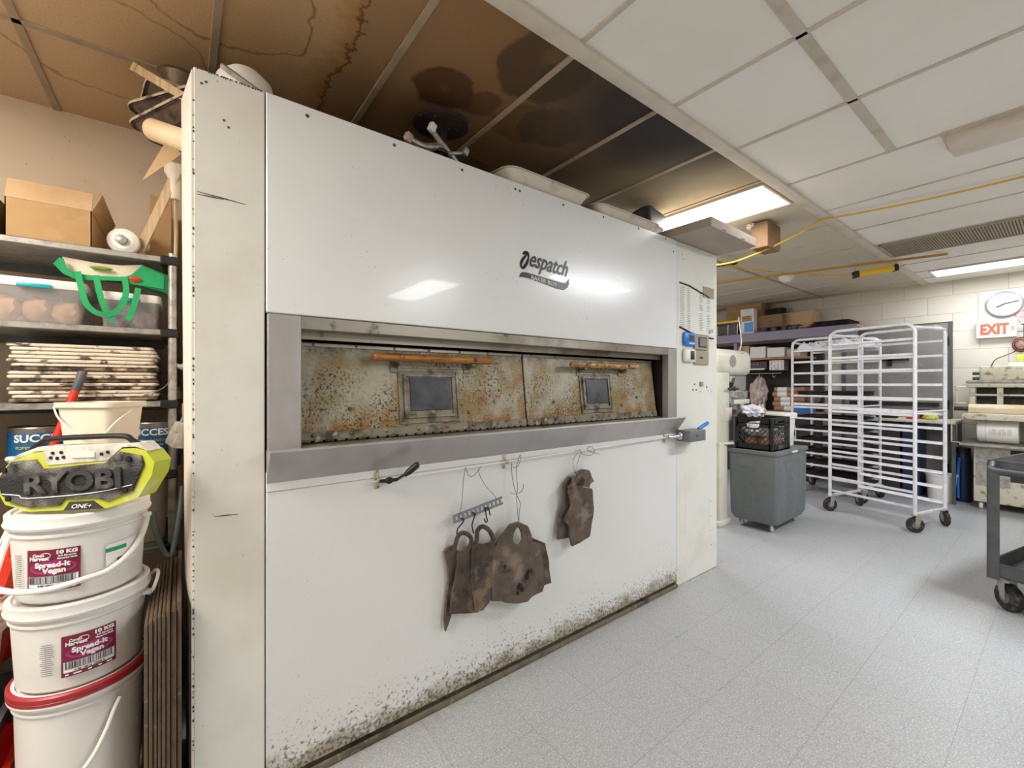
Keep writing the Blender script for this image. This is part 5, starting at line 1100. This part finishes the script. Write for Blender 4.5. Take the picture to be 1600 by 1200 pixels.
for y_ in (2.72, 2.40): B().box(6.3, 6.6, y_-.16 if y_ > 2.5 else y_-.09, y_+.2 if y_ > 2.5 else y_+.09, 1.40, 1.409).obj('equipment_ledge', 'shadowback', WS)
bz = .866
tag(B().ball((0, 0, 0), .125, (.7, .8, 1.7), 5, .35, 9).obj('paper_sack', 'pink', loc=(6.36, 2.66, bz+.22)), 'tall crumpled pinkish sack on the bench under the shelf', 'sack')
for i in range(5):
    o = thing('paper_bag_roll', ('lowest', 'second from bottom', 'middle', 'fourth', 'topmost')[i]+' rolled brown paper bag piled on the bench beside the sack', 'paper bag', (6.30, 2.28, bz+.036+i*.062), 0, 'rolled paper bags')
    o.location.y = 2.26+.02*(i % 2)
    B().tube([(0, -.17, 0), (0, .17, 0)], .033, 14).obj('roll', 'brownpaper', o); B().tube([(0, -.06+.02*i, 0), (0, .05+.02*i, 0)], .0345, 14).obj('white_wrap', 'paper', o)
cbx = B().obox((0, 0, .15), (.22, .20, .26), 0, .002, math.radians(22)).obj('cardboard_box', 'card_dark', loc=(6.48, 2.02, bz+.008)); cbx.location = (6.47, 2.10, bz+.012); tag(cbx, 'tilted brown cardboard box on the bench behind the paper rolls', 'box')
BC = thing('blue_basket', 'small blue plastic basket on the bench in front of the rolls', 'basket', (6.22, 2.05, bz)); B().loft([(.10, .18, 0, .01), (.12, .21, .07, .01), (.11, .20, .07, .01), (.09, .17, .005, .01)]).obj('basket', 'blue', BC); B().tube(spline([(0, -.10, .06), (0, -.08, .10), (0, .08, .10), (0, .10, .06)], 5), .006, 8).obj('handle', 'blue', BC)
# door with push bar
D1 = struct('door_1', B().box(XR-.03, XR, .83, 1.75, 0, 1.90, .002, 1), 'door'); B().box(XR-.07, XR-.035, .9, 1.7, .98, 1.02).obj('push_bar', 'blackmetal', D1)
b = B(); b.box(XR-.035, XR+.0, .80, .83, 0, 1.91).box(XR-.035, XR, 1.75, 1.79, 0, 1.91).box(XR-.035, XR, .83, 1.75, 1.90, 1.91); b.obj('door_frame', 'darkdoorframe', D1)
b = B(); b.box(XR-.05, XR-.03, 1.15, 1.75, 1.50, 1.53).box(XR-.05, XR-.03, 1.30, 1.34, 1.44, 1.58); b.obj('closer_arm', 'blackmetal', D1)
for z in (.3, 1.0, 1.7): B().cyl((XR-.04, .835, z-.05), (XR-.04, .835, z+.05), .012, n=10).obj('hinge', 'blackmetal', D1)
# white table with things
TT = thing('work_table', 'small white topped table against the grey door behind the racks', 'table', (6.43, 1.06, 0)); B().box(-.21, .20, -.34, .40, .815, .845, .004, 1).obj('table_top', 'table', TT)
for x in (-.19, .18):
    for y in (-.32, .38): B().box(x-.015, x+.015, y-.015, y+.015, 0, .815).obj('leg', 'greypaint', TT)
B().box(-.18, .18, .10, .36, .02, .8, .004, 1).obj('cabinet', 'shadowback', TT); B().box(-.18, .18, -.06, .08, .02, .8, .004, 1).obj('cabinet', 'bluedark', TT)
tag(B().lathe([(0, 0), (.10, 0), (.12, .26), (.128, .262), (.128, .28), (.118, .28), (.098, .01), (0, .01)], n=32).obj('plastic_bucket', 'white', loc=(6.37, .85, 0)), 'white open bucket on the floor under the small white table', 'bucket')
tag(B().ball((0, 0, 0), .055, (.8, 1.1, .6), 3, .3).obj('yellow_gloves', 'lime', loc=(6.30, .92, .878)), 'bright yellow rubber gloves on the small white table', 'gloves')
tag(B().box(-.04, .04, -.05, .05, 0, .05, .01).obj('red_box', 'red', loc=(6.30, 1.06, .8455)), 'red packet on the small white table beside the gloves', 'packet')
tag(B().box(-.05, .05, -.09, .09, 0, .03, .008).obj('black_tray', 'black', loc=(6.32, 1.28, .8455)), 'flat black tray on the left of the small white table', 'tray')
tag(B().box(-.05, .05, -.07, .07, 0, .10, .012).obj('black_box', 'blackmetal', loc=(6.48, 1.0, .8455)), 'black device at the back of the small white table', 'device')
# clock, board, exit sign
BR = thing('wall_board', 'white panel screwed to the block wall behind the clock', 'board', (XR, .24, 1.96)); B().box(-.012, 0, -.45, .37, -.20, .23, .002, 1).obj('panel', 'board', BR)
p_ = at(1569, 475, X=XR-.03)
CK = thing('wall_clock', 'round white wall clock hung above the exit sign', 'clock', (XR-.012, p_.y, p_.z)); ck_r = .128
CK.rotation_euler = (0, -PI/2, 0)
B().lathe([(0, 0), (ck_r, 0), (ck_r+.004, .012), (ck_r, .03), (ck_r-.010, .032), (ck_r-.012, .020), (0, .020)], n=48).obj('case', 'clockrim', CK); B().lathe([(0, .020), (ck_r-.011, .020), (ck_r-.011, .0215), (0, .0215)], n=48).obj('face', 'clockface', CK)
h1 = B(); h1.M = Matrix.Rotation(math.radians(-78), 4, 'Z'); h1.box(-.01, .10, -.005, .005, .024, .026); h1.obj('minute_hand', 'black', CK)
h1 = B(); h1.M = Matrix.Rotation(math.radians(118), 4, 'Z'); h1.box(-.01, .06, -.006, .006, .023, .025); h1.obj('hour_hand', 'black', CK)
mk = B()
for i in range(12):
    a = i*PI/6; mk.ball(((ck_r-.022)*math.cos(a), (ck_r-.022)*math.sin(a), .0215), .003, sub=1)
mk.obj('hour_marks', 'boxgrey', CK)
a_, b_ = at(1531, 501, X=XR-.06), at(1582, 525, X=XR-.06)
EX = thing('exit_sign', 'white exit sign with glowing red letters on the block wall', 'sign', (XR-.013, (a_.y+b_.y)/2, 1.79)); ew, eh = .140, .088
B().box(-.045, .0, -ew, ew, -eh, eh, .004, 1).obj('housing', 'board', EX)
text('EXIT', .145, lambda u, v, w: (-.0456-w, -u+.012, v-.004), 'letters', 'exitlit', EX, bold=.006, sx=.66)
B().tube([(-.047, -ew+.040, .022), (-.047, -ew+.018, 0), (-.047, -ew+.040, -.022)], .0035, 6).obj('arrow', 'exitlit', EX)
tag(B().prism([(-.0, .12, .05), (0, -.10, .03), (0, .02, -.05), (0, .0, -.16), (0, .06, -.10)], (.006, 0, 0)).obj('patterned_cloth', 'patternred', loc=(XR-.020, .265, 1.945)), 'red and white patterned cloth hanging beside the exit sign', 'cloth')
# wires above the machine
WC = thing('wire_coil', 'coil of black and copper wires hanging on the wall above the sheeter', 'wire', (XR-.05, .315, 1.62)); 
for k_, mt in enumerate(('rubber', 'copper', 'rubber', 'copper')):
    B().tube([(-.01*k_, (.055-.008*k_)*math.cos(t_*2*PI/24), (.07-.01*k_)*math.sin(t_*2*PI/24)) for t_ in range(24)], .007, 6, True).obj('coil', mt, WC)
B().tube(spline([(0, .03, -.06), (-.05, .09, -.10), (-.07, .17, -.15), (-.12, .20, -.25)], 6), .004, 8).obj('cable', 'rubber', WC)
B().tube([(0, -.02, .02), (0, -.02, .21)], .006, 8).obj('cable', 'rubber', WC); B().tube([(0, .0, .20), (0, -.35, .215)], .006, 8).obj('cable', 'rubber', WC)
# dough sheeter
SM = thing('dough_sheeter', 'large worn cream dough sheeting machine along the block wall', 'machine', (0, 0, 0)); y1, y0 = .63, -1.1
B().box(6.20, 6.60, y0, .60, .075, .62, .01).obj('base_cabinet', 'machine', SM)
B().box(6.196, 6.20, y0, .36, .30, .60).obj('recess_shade_plate', 'shadowback', SM); B().box(6.194, 6.20, .36, .585, .24, .60).obj('side_plate', 'galv', SM)  # thin dark plate on the cabinet face imitates a shaded recess
b = B(); b.box(6.03, 6.62, y0, .68, .63, .655, .004, 1); b.obj('lower_deck', 'galv', SM)
b = B(); b.box(6.02, 6.60, y0, .66, .885, .945, .006); b.obj('belt_frame', 'machine', SM)
b = B(); b.tube([(6.10, y0, .985), (6.10, .62, .985)], .050, 24).box(6.10, 6.60, y0, .62, .945, 1.03, .01); b.obj('belt', 'roller', SM)
B().cyl((6.10, .62, .985), (6.10, .72, .985), .02, n=16).obj('roller_shaft', 'rubber', SM)
b = B()
for y in (.60, .42, .14, -.2): b.box(6.12, 6.17, y-.02, y+.02, 1.03, 1.22, .004)
b.box(6.10, 6.60, y0, .66, 1.195, 1.235, .006).box(6.10, 6.14, y0, .62, 1.115, 1.13); b.obj('upper_frame', 'machine', SM)
B().box(6.2, 6.6, y0, .58, 1.03, 1.195).obj('inner_block', 'blackmetal', SM)
B().box(6.09, 6.6, y0, .64, 1.235, 1.262, .004).obj('top_tray', 'galv', SM)
B().box(6.16, 6.6, y0, .555, 1.262, 1.40, .012).obj('hood', 'machine', SM)
B().box(6.30, 6.6, y0, .38, 1.40, 1.43, .005).obj('hood_lid', 'paper', SM)
b = B(); b.tube([(6.08, .64, 1.04), (6.06, .70, 1.04), (6.06, .70, 1.20), (6.08, .64, 1.20)], .008, 8); b.obj('guard_rail', 'machine', SM); b = B(); b.tube([(6.04, .66, .88), (6.02, .73, .88), (6.02, .73, .66), (6.06, .68, .655)], .006, 8); b.obj('guard_rail', 'machine', SM)
for y in (.53, .48): B().cyl((6.145, .555, 1.30+(y-.5)), (6.145, .60, 1.30+(y-.5)), .015, n=12).obj('knob', 'darkmetal', SM)
for y in (.55, -.6): caster(SM, 6.24, y, .034, .025, .075, 'offwhite', 'boxgrey')
b = B(); b.prism([(6.12, .38, 1.265), (6.12, .0, 1.315), (6.12, -.3, 1.29), (6.12, -.3, 1.268)], (.25, 0, 0)); tag(b.obj('brown_paper', 'taupe'), 'curled brown paper sheet lying on the sheeter tray', 'paper')
tag(B().box(6.33, 6.40, .27, .33, 1.431, 1.51, .006).obj('battery_tool', 'lime'), 'lime and black battery standing on the sheeter hood', 'battery')
BU = thing('flour_tub', 'white embossed tub lying on its side on the sheeter lower deck', 'tub', (6.22, .57, .655+.118)); BU.rotation_euler = (PI/2, 0, 0)
B().lathe([(0, 0), (.10, 0), (.108, .02), (.108, .05), (.100, .055), (.108, .06), (.112, .25), (.105, .262), (0, .262)], n=40).obj('tub_body', 'white', BU)
em = B()
for i in range(9): em.box(-.1135, -.111, -.028, .028 if i % 3 else .012, .085+i*.016, .092+i*.016+(.004 if i % 2 else 0), .001, 1)
em.obj('embossed_marking', 'offwhite', BU)
BLB = thing('water_bottle', 'dark blue plastic barrel standing beside the sheeter base', 'barrel', (6.50, .70, 0)); B().lathe([(0, .0), (.06, 0), (.065, .02), (.065, .42), (.05, .5), (0, .5)], n=32).obj('barrel', 'bluedark', BLB); B().lathe([(0, .5), (.055, .5), (.055, .56), (0, .56)], n=32).obj('cap', 'blackmetal', BLB)
B().tube(spline([(-.065, .02, .46), (-.08, .03, .3), (-.08, .03, .1), (-.08, .03, .04)], 5), .012, 8).obj('blue_handle', 'blue', BLB)
# ================================================================ CEILING CLUTTER
tag(B().tube(spline([(3.60, -.9, ZC-.012), (3.585, -.3, ZC-.015), (3.585, .16, ZC-.02), (3.52, .6, ZC-.03), (3.44, 1.014, ZC-.022), (3.43, 1.03, ZC-.02)], 8), .006, 8).obj('extension_cord', 'cord'), 'yellow cord running across the pale ceiling from the right edge', 'cord')
tag(B().tube(spline([(3.43, 1.035, ZC-.021), (3.33, 1.17, 2.24), (3.17, 1.36, 2.13), (3.05, 1.54, 2.08), (2.85, 1.9, 2.10)], 8), .006, 8).obj('extension_cord', 'cord'), 'yellow cord dropping from the beam to the oven corner', 'cord')
q0, q1 = at(1130, 413, D=3.8), at(1335, 432, D=4.05)
b = B(); b.tube(spline([q0, at(1170, 420, D=3.9), at(1230, 427, D=4.0), at(1290, 430, D=4.05), q1], 6), .006, 8); tag(b.obj('extension_cord', 'cord'), 'yellow cord sagging toward the hanging yellow lamp', 'cord')
q0, q1 = at(1112, 443, D=4.05), at(1480, 397, Z=ZC-.02)
b = B(); d_ = q1-q0; b.M = Matrix.Translation(q0) @ d_.to_track_quat('X', 'Z').to_matrix().to_4x4(); b.box(0, d_.length, -.012, .012, -.009, .009, .002, 1); tag(b.obj('wooden_strip', 'conduit'), 'long thin ochre wooden strip fixed under the ceiling', 'wood strip')
YL = thing('work_lamp', 'yellow tubular work lamp with black ends hanging under the ceiling', 'lamp', (0, 0, 0)); q0, q1 = at(1333, 430, D=4.05), at(1402, 418, D=3.95); d_ = q1-q0
b = B(); b.M = Matrix.Translation(q0) @ d_.to_track_quat('X', 'Z').to_matrix().to_4x4(); ln = d_.length; b.box(.04, ln-.03, -.026, .026, -.026, .026, .006); b.obj('housing', 'yellow', YL)
for a0, a1 in ((0, .04), (ln-.03, ln)):
    b = B(); b.M = Matrix.Translation(q0) @ d_.to_track_quat('X', 'Z').to_matrix().to_4x4(); b.box(a0, a1, -.03, .03, -.03, .03, .004); b.obj('end_cap', 'black', YL)
b = B(); b.tube([q1, q1+Vector((.02, -.06, .02))], .005, 6).tube([q0+d_*.9, Vector((q1.x, q1.y, ZC))], .003, 6).tube([q0+d_*.1, Vector((q0.x, q0.y, ZC))], .003, 6); b.obj('hanger', 'galv', YL)
HB = thing('cardboard_baffle', 'brown cardboard piece taped to the ceiling past the oven corner', 'cardboard', (3.27, 1.32, ZC)); b = B(); b.box(-.12, .09, -.06, .05, -.195, -.02, .003, 1); b.obj('card_piece', 'card_dark', HB)
b = B(); b.ball((-.10, .05, -.03), .03, (1.3, 1, .7), 3, .6, 8); b.obj('tape_lump', 'offwhite', HB)
b = B(); b.tube([(0, 0, -.05), (0, 0, 0)], .01, 8); b.obj('hanger', 'galv', HB)
PN = thing('pipe_stub', 'short dark pipe with fittings sticking out behind the oven corner', 'pipe', (0, 0, 0)); q0, q1 = at(1118, 416, D=3.5), at(1146, 411, D=3.8); B().tube([q0-(q1-q0)*.3, q1], .012, 10).obj('pipe', 'blackmetal', PN); B().tube([q1, q1+(q1-q0)*.12], .02, 10).obj('pipe_cap', 'blackmetal', PN)
# ================================================================ GREY CART
KR = thing('utility_cart', 'grey steel utility cart at the right edge of the picture', 'cart', (3.50, .285, 0), math.radians(-12.4))
CL, CWd = .95, .60      # along local x (away), local -y (towards the viewer)
def deck(z, mt='greypaint', lip=.075):
    b = B(); b.box(0, CL, -CWd, 0, z, z+.006).box(0, CL, -.004, 0, z, z+lip).box(0, CL, -CWd, -CWd+.004, z, z+lip).box(0, .004, -CWd, 0, z, z+lip).box(CL-.004, CL, -CWd, 0, z, z+lip); b.box(-.003, .006, -CWd, 0, z+lip-.006, z+lip).box(0, CL, -.006, .003, z+lip-.006, z+lip); return b.obj('shelf', mt, KR)
deck(.735, lip=.08); deck(.185)
for x in (0, CL):
    for y in (0, -CWd):
        s_ = -1 if x else 1; u_ = 1 if y else -1
        b = B(); b.box(min(x, x+s_*.045)-.004*(s_ > 0), max(x, x+s_*.045)+.004*(s_ < 0), y-.004*(y == 0)*0-.002, y+.003, .17, .80).box(x-.004, x+.002, min(y, y+u_*.045), max(y, y+u_*.045), .17, .80); b.obj('leg', 'greypaint', KR)
        caster(KR, x+s_*.075, y+u_*.06, .070, .045, .178, 'rubber', 'galv', .9)
b = B(); b.tube(spline([(-.0, -.02, .80), (-.045, -.03, .79), (-.06, -.05, .768), (-.06, -.3, .768), (-.06, -CWd+.05, .768), (-.045, -CWd+.03, .79), (0, -CWd+.02, .80)], 6), .012, 12); b.obj('push_handle', 'greypaint', KR)
cm_ = Matrix.Translation((3.50, .285, 0)) @ Matrix.Rotation(math.radians(-12.4), 4, 'Z')
o = tray_b(.30, .24, .03, .02, .003, .008, .03).obj('serving_tray', 'white', loc=cm_ @ Vector((.32, -.42, .192)), rz=.2); tag(o, 'white plastic tray on the lower deck of the grey cart', 'tray')
o = B().loft([(.28, .26, 0, .02), (.28, .26, .05, .02)]).obj('yellow_block', 'yellow', loc=cm_ @ Vector((.45, -.2, .742)), rz=-.2); tag(o, 'yellow flat package on the upper deck of the grey cart', 'package')
bpy.context.view_layer.update()
